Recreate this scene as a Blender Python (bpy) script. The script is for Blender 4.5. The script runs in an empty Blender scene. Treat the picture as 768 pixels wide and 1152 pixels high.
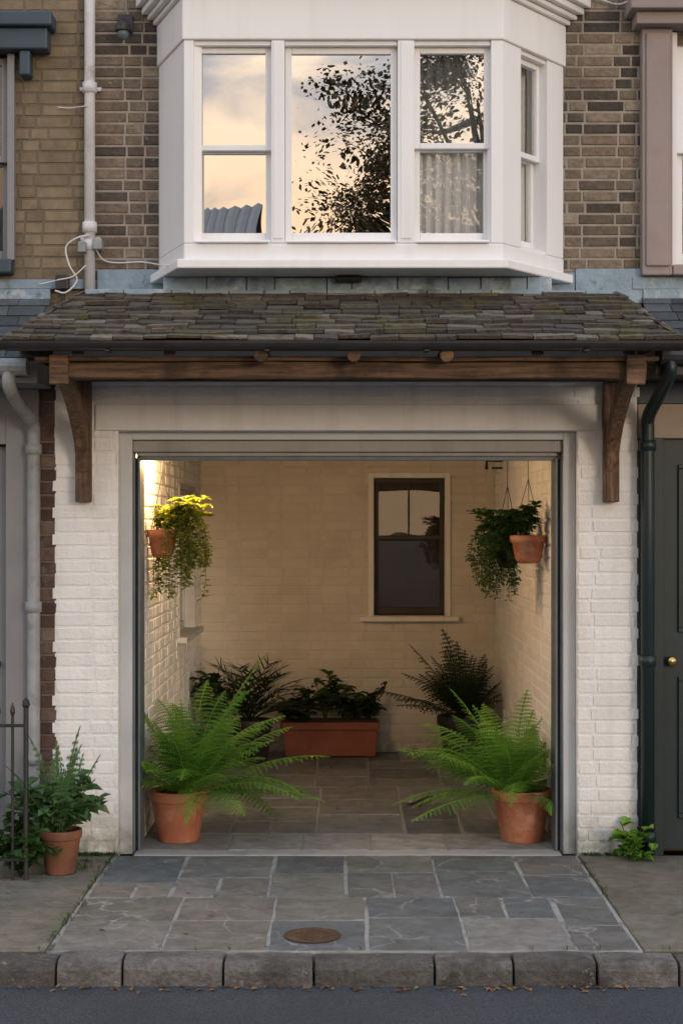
import bpy, math, random
from mathutils import Vector, Matrix, noise
R=random.Random(11)
C=bpy.context.scene
C.view_settings.view_transform='Standard'
try: C.view_settings.look='None'
except Exception: pass
C.view_settings.exposure=0

# ---------------------------------------------------------------- mesh helper
class MB:
    def __init__(s): s.v=[];s.f=[];s.r=[];s.m=[]
    def add(s,vs,fs,r=None,m=0):
        b=len(s.v); s.v+= [tuple(v) for v in vs]
        if r is None: r=R.random()
        for f in fs:
            s.f.append(tuple(b+i for i in f)); s.r.append(r); s.m.append(m)
    def box(s,x0,x1,y0,y1,z0,z1,r=None,m=0):
        s.obox(Vector((0,0,0)),Vector((1,0,0)),Vector((0,1,0)),x0,x1,y0,y1,z0,z1,r,m)
    def obox(s,O,U,N,u0,u1,n0,n1,z0,z1,r=None,m=0):
        Z=Vector((0,0,1)); vs=[]
        for z in(z0,z1):
            for u,n in((u0,n0),(u1,n0),(u1,n1),(u0,n1)):
                vs.append(O+U*u+N*n+Z*z)
        fs=[(0,3,2,1),(4,5,6,7),(0,1,5,4),(1,2,6,5),(2,3,7,6),(3,0,4,7)]
        if U.cross(N).z<0: fs=[f[::-1] for f in fs]
        s.add(vs,fs,r,m)
    def prism(s,poly,z0,z1,r=None,m=0):
        n=len(poly)
        a=sum(poly[i][0]*poly[(i+1)%n][1]-poly[(i+1)%n][0]*poly[i][1] for i in range(n))
        if a<0: poly=poly[::-1]
        vs=[(x,y,z0) for x,y in poly]+[(x,y,z1) for x,y in poly]
        fs=[tuple(range(n))[::-1],tuple(range(n,2*n))]+[(i,(i+1)%n,n+(i+1)%n,n+i) for i in range(n)]
        s.add(vs,fs,r,m)
    def lathe(s,prof,cx,cy,seg=28,r=.5,m=0,close=False):
        vs=[];fs=[]
        for (ra,z) in prof:
            for k in range(seg):
                a=2*math.pi*k/seg; vs.append((cx+ra*math.cos(a),cy+ra*math.sin(a),z))
        for i in range(len(prof)-1):
            for k in range(seg):
                a=i*seg+k;b=i*seg+(k+1)%seg
                fs.append((a,b,b+seg,a+seg))
        s.add(vs,fs,r,m)
    def tube(s,pts,rad,seg=8,r=.5,m=0,caps=True):
        pts=[Vector(p) for p in pts]; n=len(pts); vs=[];fs=[]
        if not isinstance(rad,(list,tuple)): rad=[rad]*n
        up=None
        for i,p in enumerate(pts):
            t=(pts[min(i+1,n-1)]-pts[max(i-1,0)]).normalized()
            if up is None:
                up=Vector((0,0,1)) if abs(t.z)<.9 else Vector((1,0,0))
            a=t.cross(up).normalized(); b=a.cross(t).normalized(); up=b
            for k in range(seg):
                g=2*math.pi*k/seg
                vs.append(p+(a*math.cos(g)+b*math.sin(g))*rad[i])
        for i in range(n-1):
            for k in range(seg):
                q=i*seg+k;w=i*seg+(k+1)%seg
                fs.append((q,w,w+seg,q+seg))
        if caps: fs.append(tuple(range(seg))[::-1]); fs.append(tuple(range((n-1)*seg,n*seg)))
        s.add(vs,fs,r,m)

def empty(name):
    e=bpy.data.objects.new(name,None); C.collection.objects.link(e); e.empty_display_size=.1; return e
def make(name,mb,mats,parent=None,bevel=0,smooth=False,segs=2):
    me=bpy.data.meshes.new(name); me.from_pydata(mb.v,[],mb.f)
    if not isinstance(mats,(list,tuple)): mats=[mats]
    for m in mats: me.materials.append(m)
    if len(mats)>1: me.polygons.foreach_set('material_index',mb.m)
    at=me.attributes.new('rnd','FLOAT','FACE'); at.data.foreach_set('value',mb.r)
    if smooth: me.polygons.foreach_set('use_smooth',[True]*len(me.polygons))
    me.update()
    o=bpy.data.objects.new(name,me); C.collection.objects.link(o)
    if parent: o.parent=parent
    if bevel:
        b=o.modifiers.new('bevel','BEVEL'); b.width=bevel; b.segments=segs; b.limit_method='ANGLE'; b.angle_limit=math.radians(40)
    return o
def smooth_arc(pts,n=6):
    """catmull-rom"""
    P=[Vector(p) for p in pts]; P=[P[0]*2-P[1]]+P+[P[-1]*2-P[-2]]; out=[]
    for i in range(1,len(P)-2):
        for k in range(n):
            t=k/n;a,b,c,d=P[i-1],P[i],P[i+1],P[i+2]
            out.append(.5*((2*b)+(c-a)*t+(2*a-5*b+4*c-d)*t*t+(3*b-a-3*c+d)*t**3))
    out.append(P[-2]); return out

# ---------------------------------------------------------------- materials
def c4(c): return (c[0],c[1],c[2],1)
class NT:
    def __init__(s,name):
        s.m=bpy.data.materials.new(name); s.m.use_nodes=True; s.t=s.m.node_tree; s.n=s.t.nodes; s.l=s.t.links
        s.b=s.n['Principled BSDF']; s.out=s.n['Material Output']
        tc=s.n.new('ShaderNodeTexCoord'); s.co=tc.outputs['Object']
    def link(s,a,b): s.l.new(a,b)
    def scaled(s,v):
        n=s.n.new('ShaderNodeMapping'); n.inputs['Scale'].default_value=v; s.link(s.co,n.inputs[0]); return n.outputs[0]
    def noise(s,scale,detail=4,rough=.55,vec=None,dist=0):
        n=s.n.new('ShaderNodeTexNoise'); n.inputs['Scale'].default_value=scale; n.inputs['Detail'].default_value=detail
        n.inputs['Roughness'].default_value=rough; n.inputs['Distortion'].default_value=dist
        s.link(vec or s.co,n.inputs['Vector']); return n.outputs['Fac']
    def ramp(s,fac,stops):
        n=s.n.new('ShaderNodeValToRGB'); s.link(fac,n.inputs['Fac'])
        while len(n.color_ramp.elements)<len(stops): n.color_ramp.elements.new(.5)
        for e,(p,c) in zip(n.color_ramp.elements,stops): e.position=p; e.color=c4(c) if not isinstance(c,(int,float)) else (c,c,c,1)
        return n.outputs['Color']
    def mix(s,fac,a,b,mode='MIX'):
        n=s.n.new('ShaderNodeMix'); n.data_type='RGBA'; n.blend_type=mode
        for i,x in((0,fac),(6,a),(7,b)):
            if isinstance(x,(int,float)): n.inputs[i].default_value=x
            elif isinstance(x,tuple): n.inputs[i].default_value=c4(x)
            else: s.link(x,n.inputs[i])
        return n.outputs[2]
    def math(s,op,a,b=0.0,clamp=False):
        n=s.n.new('ShaderNodeMath'); n.operation=op; n.use_clamp=clamp
        for i,x in((0,a),(1,b)):
            if isinstance(x,(int,float)): n.inputs[i].default_value=x
            else: s.link(x,n.inputs[i])
        return n.outputs[0]
    def rnd(s):
        n=s.n.new('ShaderNodeAttribute'); n.attribute_name='rnd'; return n.outputs['Fac']
    def z(s):
        n=s.n.new('ShaderNodeSeparateXYZ'); s.link(s.co,n.inputs[0]); return n.outputs['Z']
    def bump(s,h,strength=.4,dist=.01):
        n=s.n.new('ShaderNodeBump'); n.inputs['Strength'].default_value=strength; n.inputs['Distance'].default_value=dist
        s.link(h,n.inputs['Height']); s.link(n.outputs[0],s.b.inputs['Normal'])
def wmat(name,c1,c2,scale=6,rough=.8,bump=.3,bscale=80,bdist=.004,ramp=None,rndamt=0.0,dirt=None,dirtscale=2.5,dirtlo=.55,dirthi=.75,
         grime=None,gh=.3,metal=0,spec=.4,dirt2=None,d2scale=9,d2lo=.55,d2hi=.68,streak=None):
    t=NT(name)
    col=t.mix(t.ramp(t.noise(scale,4,.6),[(.3,0.0),(.7,1.0)]),c1,c2)
    if ramp:
        rc=t.ramp(t.rnd(),ramp); nz=t.ramp(t.noise(scale,4,.65),[(.25,.62),(.75,1.25)])
        col=t.mix(1.0,rc,nz,'MULTIPLY')
    elif rndamt:
        k=t.math('ADD',t.math('MULTIPLY',t.rnd(),2*rndamt),1-rndamt)
        cc=t.n.new('ShaderNodeCombineColor'); 
        for i in range(3): t.link(k,cc.inputs[i])
        col=t.mix(1.0,col,cc.outputs[0],'MULTIPLY')
    if dirt: col=t.mix(t.ramp(t.noise(dirtscale,5,.65),[(dirtlo,0.0),(dirthi,1.0)]),col,dirt)
    if dirt2: col=t.mix(t.ramp(t.noise(d2scale,5,.7),[(d2lo,0.0),(d2hi,1.0)]),col,dirt2)
    if streak: col=t.mix(t.ramp(t.noise(1,4,.6,vec=t.scaled((9,9,.7))),[(.5,0.0),(.8,.7)]),col,streak)
    if grime:
        g=t.math('DIVIDE',t.math('SUBTRACT',gh,t.z()),gh,True)
        g=t.math('MULTIPLY',g,t.ramp(t.noise(9,5,.7),[(.3,0.1),(.65,1.0)]),True)
        col=t.mix(g,col,grime)
    t.link(col,t.b.inputs['Base Color'])
    t.b.inputs['Roughness'].default_value=rough
    t.b.inputs['Metallic'].default_value=metal
    t.b.inputs['Specular IOR Level'].default_value=spec
    if bump: t.bump(t.noise(bscale,4,.65),bump,bdist)
    return t.m

white_brick=wmat('white_painted_brick',(.75,.755,.76),(.81,.812,.815),5,.6,.7,40,.008,rndamt=.05,dirt=(.62,.61,.59),dirtscale=3.2,dirtlo=.58,dirthi=.85,grime=(.13,.15,.09),gh=.34,streak=(.64,.63,.60))
cream_brick=wmat('cream_painted_brick',(.56,.53,.48),(.64,.61,.55),4,.7,.6,45,.007,rndamt=.04,dirt=(.45,.42,.37),dirtscale=1.6,dirtlo=.58,dirthi=.85,grime=(.22,.19,.14),gh=.22)
white_paint=wmat('white_gloss_paint',(.79,.80,.82),(.82,.83,.84),3,.42,.12,40,.002,dirt=(.69,.69,.69),dirtscale=4,dirtlo=.62,dirthi=.9,streak=(.72,.72,.71))
lintel_paint=wmat('lintel_render_paint',(.62,.62,.62),(.70,.70,.70),4,.7,.3,50,.004,dirt=(.50,.48,.46),dirtlo=.6,dirthi=.85,streak=(.53,.51,.49))
stock=wmat('stock_brick',(.2,.14,.09),(.3,.2,.1),30,.9,1,60,.010,
  ramp=[(0,(.060,.050,.043)),(.16,(.105,.083,.066)),(.32,(.20,.158,.115)),(.48,(.135,.105,.08)),(.66,(.25,.20,.145)),(.84,(.19,.14,.105)),(1,(.33,.275,.21))],dirt=(.055,.047,.041),dirtscale=2.1,dirtlo=.53,dirthi=.76,dirt2=(.30,.26,.21),d2scale=14,d2lo=.62,d2hi=.74)
stock_mortar=wmat('lime_mortar',(.28,.25,.21),(.38,.34,.29),14,.95,.6,120,.004,dirt=(.13,.11,.09),dirtscale=2)
tan_brick=wmat('tan_painted_brick',(.2,.14,.09),(.3,.2,.1),10,.85,.6,70,.005,
  ramp=[(0,(.175,.138,.09)),(.5,(.205,.162,.105)),(1,(.235,.187,.122))],dirt=(.125,.103,.073),dirtscale=1.5)
tan_mortar=wmat('tan_mortar',(.13,.105,.07),(.17,.135,.09),10,.9,.4,90)
red_brick=wmat('red_brick',(.2,.1,.07),(.3,.15,.1),20,.9,.8,80,.005,ramp=[(0,(.075,.045,.038)),(.5,(.13,.08,.065)),(1,(.19,.135,.11))],dirt=(.20,.19,.18),dirtscale=6)
dirty_mortar=wmat('dirty_mortar',(.12,.11,.10),(.17,.155,.14),14,.95,.6,120,.004)
slate_roof=wmat('roof_slate',(.06,.06,.06),(.1,.09,.07),22,.75,1,45,.012,
  ramp=[(0,(.055,.050,.046)),(.3,(.105,.092,.078)),(.55,(.078,.072,.066)),(.78,(.14,.122,.10)),(.92,(.18,.165,.145)),(1,(.24,.22,.19))],dirt=(.095,.088,.042),dirtscale=4,dirtlo=.50,dirthi=.66,dirt2=(.035,.032,.03),d2scale=11,d2lo=.54,d2hi=.68)
slate_dark=wmat('dark_roof_slate',(.05,.06,.07),(.08,.09,.1),12,.6,.6,60,.006,ramp=[(0,(.045,.052,.06)),(.5,(.065,.074,.085)),(1,(.09,.10,.115))])
lead=wmat('lead_flashing',(.17,.24,.30),(.27,.36,.44),7,.5,.6,18,.012,dirt=(.44,.47,.49),dirtscale=9,dirtlo=.56,dirthi=.70,dirt2=(.10,.13,.15),d2scale=6,metal=.1)
black_metal=wmat('black_gutter',(.022,.024,.026),(.035,.037,.04),8,.42,.2,30,.003)
steel_dark=wmat('door_track_steel',(.10,.125,.15),(.15,.18,.205),8,.45,.2,40,.003,metal=.2)
shutter=wmat('shutter_metal',(.27,.265,.255),(.33,.32,.31),3,.5,.15,30,.002,streak=(.2,.19,.18))
jamb=wmat('jamb_paint',(.44,.46,.48),(.52,.54,.56),3,.6,.25,40,.003,dirt=(.3,.3,.3),dirtlo=.6,dirthi=.85,grime=(.15,.15,.12))
grey_paint=wmat('grey_paint',(.20,.205,.215),(.24,.245,.255),3,.5,.2,40,.003,dirt=(.15,.15,.15),dirtlo=.6,dirthi=.85)
grey_pipe=wmat('grey_pipe',(.22,.235,.25),(.30,.315,.33),10,.5,.2,40,.003,dirt=(.14,.13,.12),dirtscale=8)
white_pipe=wmat('white_pipe',(.55,.56,.58),(.66,.67,.69),7,.45,.2,40,.003,dirt=(.35,.33,.3),dirtscale=8,dirtlo=.55)
teal_paint=wmat('dark_teal_paint',(.010,.022,.026),(.016,.032,.037),3,.4,.15,40,.002)
navy_paint=wmat('navy_paint',(.035,.06,.085),(.05,.08,.105),3,.5,.15,40,.002)
taupe=wmat('taupe_masonry',(.27,.22,.21),(.32,.265,.25),5,.75,.3,50,.004,dirt=(.22,.18,.165))
beige_stone=wmat('beige_stone',(.30,.24,.19),(.36,.30,.24),5,.8,.4,50,.005)
terracotta=wmat('terracotta',(.34,.115,.06),(.43,.165,.09),6,.75,.4,60,.004,dirt=(.50,.32,.23),dirtscale=6,dirtlo=.52,dirthi=.78,dirt2=(.20,.09,.06),d2scale=10,d2lo=.56,d2hi=.75)
terracotta_old=wmat('aged_terracotta',(.17,.07,.04),(.25,.10,.055),8,.8,.4,70,.003,dirt=(.09,.06,.04),dirtscale=9,dirtlo=.45,dirthi=.7)
plastic_terra=wmat('trough_clay',(.20,.06,.035),(.25,.085,.05),5,.65,.2,60,.002,dirt=(.12,.05,.035),dirtscale=6)
dark_pot=wmat('dark_glazed_pot',(.018,.018,.02),(.03,.03,.03),5,.4,.1,40)
soil=wmat('potting_soil',(.02,.014,.01),(.04,.028,.02),30,1,.8,90,.01)
brass=wmat('brass',(.55,.36,.12),(.65,.45,.18),8,.3,.05,30,metal=1)
iron=wmat('wrought_iron',(.015,.015,.017),(.03,.03,.03),20,.5,.3,60)
rust=wmat('rusty_iron',(.10,.052,.026),(.055,.035,.022),18,.75,.7,80,.004,dirt=(.15,.085,.04),dirtscale=14)
kerb_m=wmat('granite_kerb',(.10,.095,.09),(.18,.17,.16),40,.85,1,50,.018,rndamt=.35,dirt=(.05,.047,.042),dirtscale=4,dirtlo=.46,dirthi=.7,dirt2=(.26,.25,.23),d2scale=30,d2lo=.6,d2hi=.72)
conc=wmat('threshold_concrete',(.32,.315,.31),(.40,.39,.385),7,.85,.4,80,.004,dirt=(.2,.19,.17),dirtscale=4)
grout=wmat('pale_grout',(.25,.245,.235),(.36,.355,.34),12,.95,.5,90,.004,dirt=(.07,.075,.055),dirtscale=3.5,dirtlo=.50,dirthi=.68)
dark_grout=wmat('mossy_grout',(.06,.065,.04),(.10,.10,.07),12,.95,.5,90,.004)
in_grout=wmat('interior_grout',(.20,.20,.195),(.28,.28,.27),12,.95,.5,90,.004)
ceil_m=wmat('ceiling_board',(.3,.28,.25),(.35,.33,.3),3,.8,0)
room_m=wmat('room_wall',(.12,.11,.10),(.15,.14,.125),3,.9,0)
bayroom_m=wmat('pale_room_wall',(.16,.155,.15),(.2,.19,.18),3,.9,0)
ground_m=wmat('ground',(.07,.07,.06),(.10,.095,.08),1,.95,0)
bark=wmat('tree_bark',(.06,.045,.035),(.10,.08,.06),12,.9,.8,30,.02)
deadleaf=wmat('dead_leaf',(.14,.065,.025),(.24,.12,.04),10,.8,0,ramp=[(0,(.10,.045,.02)),(.5,(.22,.11,.04)),(1,(.30,.17,.06))])
window_dark=wmat('dark_stained_frame',(.030,.026,.022),(.05,.042,.035),6,.5,.2,40)
fabric=wmat('curtain_fabric',(.78,.79,.80),(.80,.81,.82),1,.95,0)
cable=wmat('white_cable',(.6,.6,.62),(.7,.7,.72),5,.5,0)
far_brick=wmat('far_brick',(.16,.11,.08),(.22,.15,.11),4,.9,0)
def timber_mat(name,v):
    t=NT(name)
    g=t.noise(1,6,.7,vec=t.scaled(v),dist=.4)
    col=t.ramp(g,[(.28,(.035,.022,.014)),(.45,(.11,.064,.038)),(.6,(.19,.115,.07)),(.78,(.28,.185,.12))])
    k=t.math('ADD',t.math('MULTIPLY',t.rnd(),.6),.65); cc=t.n.new('ShaderNodeCombineColor')
    for i in range(3): t.link(k,cc.inputs[i])
    col=t.mix(1.0,col,cc.outputs[0],'MULTIPLY')
    col=t.mix(t.ramp(t.noise(5,5,.7),[(.48,0.0),(.7,.85)]),col,(.035,.025,.018))
    t.link(col,t.b.inputs['Base Color']); t.b.inputs['Roughness'].default_value=.75; t.bump(g,1,.016); return t.m
timber=timber_mat('weathered_timber',(2.5,45,45)); timber_v=timber_mat('weathered_timber_upright',(45,45,2.5))

def slab_mat(name,stops,veins,dirt,rough=.7):
    t=NT(name)
    col=t.mix(1.0,t.ramp(t.rnd(),stops),t.ramp(t.noise(7,7,.74,dist=.8),[(.25,.5),(.75,1.45)]),'MULTIPLY')
    cb=t.n.new('ShaderNodeVectorMath'); cb.operation='MULTIPLY_ADD'
    rr=t.n.new('ShaderNodeCombineXYZ'); r=t.rnd()
    for i in range(3): t.link(r,rr.inputs[i])
    t.link(rr.outputs[0],cb.inputs[0]); cb.inputs[1].default_value=(17,31,11); t.link(t.co,cb.inputs[2])
    if veins:
        nn=t.n.new('ShaderNodeTexNoise'); nn.inputs['Scale'].default_value=3.0; nn.inputs['Detail'].default_value=4; t.link(cb.outputs[0],nn.inputs['Vector'])
        ad=t.n.new('ShaderNodeVectorMath'); ad.operation='MULTIPLY_ADD'; t.link(nn.outputs['Color'],ad.inputs[0]); ad.inputs[1].default_value=(.45,.45,.45); t.link(cb.outputs[0],ad.inputs[2])
        v=t.n.new('ShaderNodeTexVoronoi'); v.feature='DISTANCE_TO_EDGE'; v.inputs['Scale'].default_value=1.9; t.link(ad.outputs[0],v.inputs['Vector'])
        line=t.ramp(v.outputs['Distance'],[(0,1.0),(.006,.8),(.014,0.0)])
        line=t.mix(1.0,line,t.ramp(t.noise(2.2,3),[(.46,0.0),(.54,1.0)]),'MULTIPLY')
        f=t.math('MULTIPLY',line,veins)
        col=t.mix(f,col,(.38,.38,.37))
    col=t.mix(t.ramp(t.noise(2.0,6,.7),[(.52,0.0),(.74,.75)]),col,dirt)
    col=t.mix(t.ramp(t.noise(16,4,.7),[(.6,0.0),(.72,.5)]),col,(.24,.24,.23))
    t.link(col,t.b.inputs['Base Color'])
    t.link(t.ramp(t.noise(6,4,.6),[(.3,rough-.2),(.7,rough+.15)]),t.b.inputs['Roughness'])
    t.b.inputs['Specular IOR Level'].default_value=.45
    h=t.noise(13,7,.74)
    t.bump(h,.9,.02); return t.m
slab_m=slab_mat('slate_paving',[(0,(.085,.10,.112)),(.18,(.185,.172,.152)),(.36,(.115,.136,.15)),(.54,(.15,.152,.128)),(.7,(.225,.218,.205)),(.86,(.10,.115,.118)),(1,(.145,.172,.18))],.65,(.08,.08,.066))
slab_in=slab_mat('interior_slate',[(0,(.10,.115,.13)),(.3,(.185,.19,.19)),(.6,(.125,.145,.16)),(.8,(.225,.23,.23)),(1,(.15,.165,.175))],.35,(.10,.10,.095),.45)
slab_side=slab_mat('mossy_flagstone',[(0,(.15,.14,.11)),(.5,(.185,.17,.135)),(1,(.165,.16,.14))],0,(.08,.09,.045),.85)
slab_pale=slab_mat('pale_flagstone',[(0,(.23,.23,.225)),(1,(.31,.305,.295))],.2,(.18,.175,.165),.7)

t=NT('asphalt')
col=t.mix(t.ramp(t.noise(140,2,.7),[(.4,0.0),(.62,1.0)]),(.026,.032,.04),(.085,.097,.112))
col=t.mix(t.ramp(t.noise(1.3,5,.6),[(.45,0.0),(.7,.6)]),col,(.03,.035,.042))
t.link(col,t.b.inputs['Base Color']); t.b.inputs['Roughness'].default_value=.85
t.bump(t.noise(110,3,.75),1,.014); asphalt=t.m

def leaf_mat(name,stops,trans=.35,rough=.45):
    t=NT(name)
    col=t.ramp(t.rnd(),stops)
    t.link(col,t.b.inputs['Base Color']); t.b.inputs['Roughness'].default_value=rough; t.b.inputs['Specular IOR Level'].default_value=.35
    if trans:
        tr=t.n.new('ShaderNodeBsdfTranslucent'); t.link(t.mix(1.0,col,(1.5,1.6,.7),'MULTIPLY'),tr.inputs['Color'])
        mx=t.n.new('ShaderNodeMixShader'); mx.inputs[0].default_value=trans
        t.link(t.b.outputs[0],mx.inputs[1]); t.link(tr.outputs[0],mx.inputs[2]); t.link(mx.outputs[0],t.out.inputs['Surface'])
    return t.m
fern_m=leaf_mat('fern_leaf',[(0,(.026,.085,.016)),(.3,(.07,.18,.026)),(.65,(.14,.29,.04)),(1,(.25,.41,.08))])
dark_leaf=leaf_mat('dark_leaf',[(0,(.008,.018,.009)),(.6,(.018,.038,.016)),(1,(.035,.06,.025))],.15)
mid_leaf=leaf_mat('mid_leaf',[(0,(.025,.06,.018)),(.6,(.05,.11,.03)),(1,(.09,.16,.05))],.3)
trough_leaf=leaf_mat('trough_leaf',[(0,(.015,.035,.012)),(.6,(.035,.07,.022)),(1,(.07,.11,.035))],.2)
trail_leaf=leaf_mat('trailing_leaf',[(0,(.09,.13,.02)),(.5,(.20,.23,.03)),(1,(.36,.34,.05))],.4)
sage_leaf=leaf_mat('sage_leaf',[(0,(.035,.085,.035)),(.5,(.075,.16,.065)),(1,(.15,.25,.12))],.3)
tree_leaf=leaf_mat('tree_leaf',[(0,(.03,.03,.012)),(.6,(.075,.06,.022)),(1,(.15,.11,.04))],0)

def glass_mat(name,refl,tint=(.9,.95,.95),rough=.0,wave=.012):
    t=NT(name); t.n.remove(t.b)
    g=t.n.new('ShaderNodeBsdfGlossy'); g.inputs['Roughness'].default_value=rough; g.inputs['Color'].default_value=(.98,.97,.95,1)
    tr=t.n.new('ShaderNodeBsdfTransparent'); tr.inputs['Color'].default_value=c4(tint)
    fr=t.n.new('ShaderNodeFresnel'); fr.inputs['IOR'].default_value=1.5
    f=t.math('ADD',t.math('MULTIPLY',fr.outputs[0],1.0),refl,True)
    bp=t.n.new('ShaderNodeBump'); bp.inputs['Strength'].default_value=.25; bp.inputs['Distance'].default_value=wave
    t.link(t.noise(1.8,1,.4),bp.inputs['Height']); t.link(bp.outputs[0],g.inputs['Normal'])
    mx=t.n.new('ShaderNodeMixShader'); t.link(f,mx.inputs[0]); t.link(tr.outputs[0],mx.inputs[1]); t.link(g.outputs[0],mx.inputs[2])
    t.link(mx.outputs[0],t.out.inputs['Surface']); return t.m
glass=glass_mat('window_glass',.55)
glass_clear=glass_mat('clear_window_glass',.12,(.97,.98,.98))
glass_dim=glass_mat('dim_window_glass',.05,(.5,.5,.5))

# ---------------------------------------------------------------- brick walls
def subtract(r,h):
    a,b,c,d=r; e,f,g,i=h
    if e>=c or g<=a or f>=d or i<=b: return [r]
    out=[]
    if b<f: out.append((a,b,c,f))
    if i<d: out.append((a,i,c,d))
    lo=max(b,f);hi=min(d,i)
    if a<e: out.append((a,lo,e,hi))
    if g<c: out.append((g,lo,c,hi))
    return out
def brick_wall(name,O,U,N,W,z0,z1,holes,mb_mat,mort_mat,parent,bw=.225,bh=.075,gap=.010,relief=.006,inset=.004,depth=.001,jit=.002,flemish=True,tooth=(0,0),mort=True):
    O=Vector(O);U=Vector(U);N=Vector(N);Z=Vector((0,0,1))
    m=MB(); flip=U.cross(N).z>0
    k=0; z=z0
    while z<z1-.01:
        ztop=min(z+bh,z1); u=-(0.5*bw if k%2 else 0.0)-R.random()*.03
        j=0; st=-tooth[0]*(k%2); en=W+tooth[1]*((k+1)%2)
        while u<en:
            w=bw*R.uniform(.96,1.04)
            if flemish and (j+k)%2: w=bw*.5
            a=max(u,st)+gap/2; b=min(u+w,en)-gap/2
            if b-a>.02:
                rs=[(a,z+gap/2,b,ztop-gap/2)]
                for h in holes:
                    rs=[q for r in rs for q in subtract(r,h)]
                rv=R.random()
                for (p,q,r_,s_) in rs:
                    if r_-p<.012 or s_-q<.012: continue
                    n=relief+R.uniform(-jit,jit); i=inset
                    jj=[R.uniform(-.002,.002) for _ in range(8)]
                    vs=[O+U*p+Z*q-N*depth,O+U*r_+Z*q-N*depth,O+U*r_+Z*s_-N*depth,O+U*p+Z*s_-N*depth,
                        O+U*(p+i+jj[0])+Z*(q+i+jj[1])+N*n,O+U*(r_-i+jj[2])+Z*(q+i+jj[3])+N*n,O+U*(r_-i+jj[4])+Z*(s_-i+jj[5])+N*n,O+U*(p+i+jj[6])+Z*(s_-i+jj[7])+N*n]
                    fs=[(4,5,6,7),(0,1,5,4),(1,2,6,5),(2,3,7,6),(3,0,4,7)]
                    if flip: fs=[f[::-1] for f in fs]
                    m.add(vs,fs,rv)
            u+=w; j+=1
        z+=bh; k+=1
    make(name+'_bricks',m,mb_mat,parent)
    if mort:
        m=MB(); rs=[(0,z0,W,z1)]
        for h in holes: rs=[q for r in rs for q in subtract(r,h)]
        for (p,q,r_,s_) in rs:
            f=(0,1,2,3) if not flip else (3,2,1,0)
            m.add([O+U*p+Z*q,O+U*r_+Z*q,O+U*r_+Z*s_,O+U*p+Z*s_],[f],.5)
        make(name+'_mortar',m,mort_mat,parent)

house=empty('terrace_house')
X_=(1,0,0); NY=(0,-1,0)
brick_wall('upper_wall',(-1.43,0,0),X_,NY,3.12,3.10,6.3,[(.47,3.28,2.55,4.55)],stock,stock_mortar,house,relief=.006,jit=.003,bw=.205,bh=.0635,gap=.011)
H=[(.355,-1,2.935,2.385)]
brick_wall('front_pier_wall',(-1.64,0,0),X_,NY,3.27,0,3.10,H,white_brick,white_brick,house,gap=.008,relief=.006,inset=.006,jit=.002,depth=.05,tooth=(.022,.022),bh=.0755)
m=MB()
m.box(-1.632,-1.2855,.003,.30,-.02,3.1,.5); m.box(1.2955,1.622,.003,.30,-.02,3.1,.5); m.box(-1.2855,1.2955,.003,.30,2.387,3.1,.5)
make('pier_core',m,white_brick,house)
m=MB(); m.box(-1.41,1.43,-.020,-.0085,2.388,2.535,.5)
make('lintel_band',m,lintel_paint,house,bevel=.004)
m=MB()
m.box(-1.285,-1.216,.07,.31,-.01,2.386,.5); m.box(1.226,1.295,.07,.31,-.01,2.386,.5); m.box(-1.216,1.226,.07,.31,2.34,2.386,.5)
make('garage_door_frame',m,jamb,house,bevel=.004)
m=MB()
for x in(-1.2155,1.186):
    m.box(x,x+.012,.11,.17,.0,2.24,.5); m.box(x+.028,x+.04,.11,.17,.0,2.24,.5); m.box(x,x+.04,.171,.18,.0,2.24,.5)
    m.box(x+.0,x+.04,.181,.30,.0,2.24,.5)
make('door_track',m,steel_dark,house,bevel=.002)
m=MB()
m.box(-1.2155,1.2255,.10,.32,2.272,2.339,.5); m.box(-1.19,1.20,.125,.30,2.248,2.2715,.3)
make('roller_shutter_housing',m,shutter,house,bevel=.008)
m=MB(); m.box(-1.18,1.185,.135,.16,2.225,2.247,.5); make('shutter_bottom_rail',m,steel_dark,house,bevel=.003)

# garage interior
YB=4.0
brick_wall('garage_back_wall',(-1.2,YB,0),X_,NY,2.41,0,2.55,[(1.42,1.12,2.0,2.245)],cream_brick,cream_brick,house,gap=.008,relief=.004,inset=.006,jit=.0015,bh=.0755)
brick_wall('garage_side_wall_a',(-1.2,.31,0),(0,1,0),(1,0,0),YB-.31,0,2.55,[(2.03,1.03,3.2,2.16)],white_brick,white_brick,house,gap=.009,relief=.006,inset=.007,jit=.002,bh=.0755)
brick_wall('garage_side_wall_b',(1.21,.31,0),(0,1,0),(-1,0,0),YB-.31,0,2.55,[],white_brick,white_brick,house,gap=.009,relief=.006,inset=.007,jit=.002,bh=.0755)
m=MB(); m.box(-1.3,1.32,.3,YB+.1,2.55,2.62,.5)
for y in(1.0,1.8,2.6,3.4): m.box(-1.195,1.205,y-.03,y+.03,2.47,2.5495,.4)
make('garage_ceiling',m,ceil_m,house)
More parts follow.
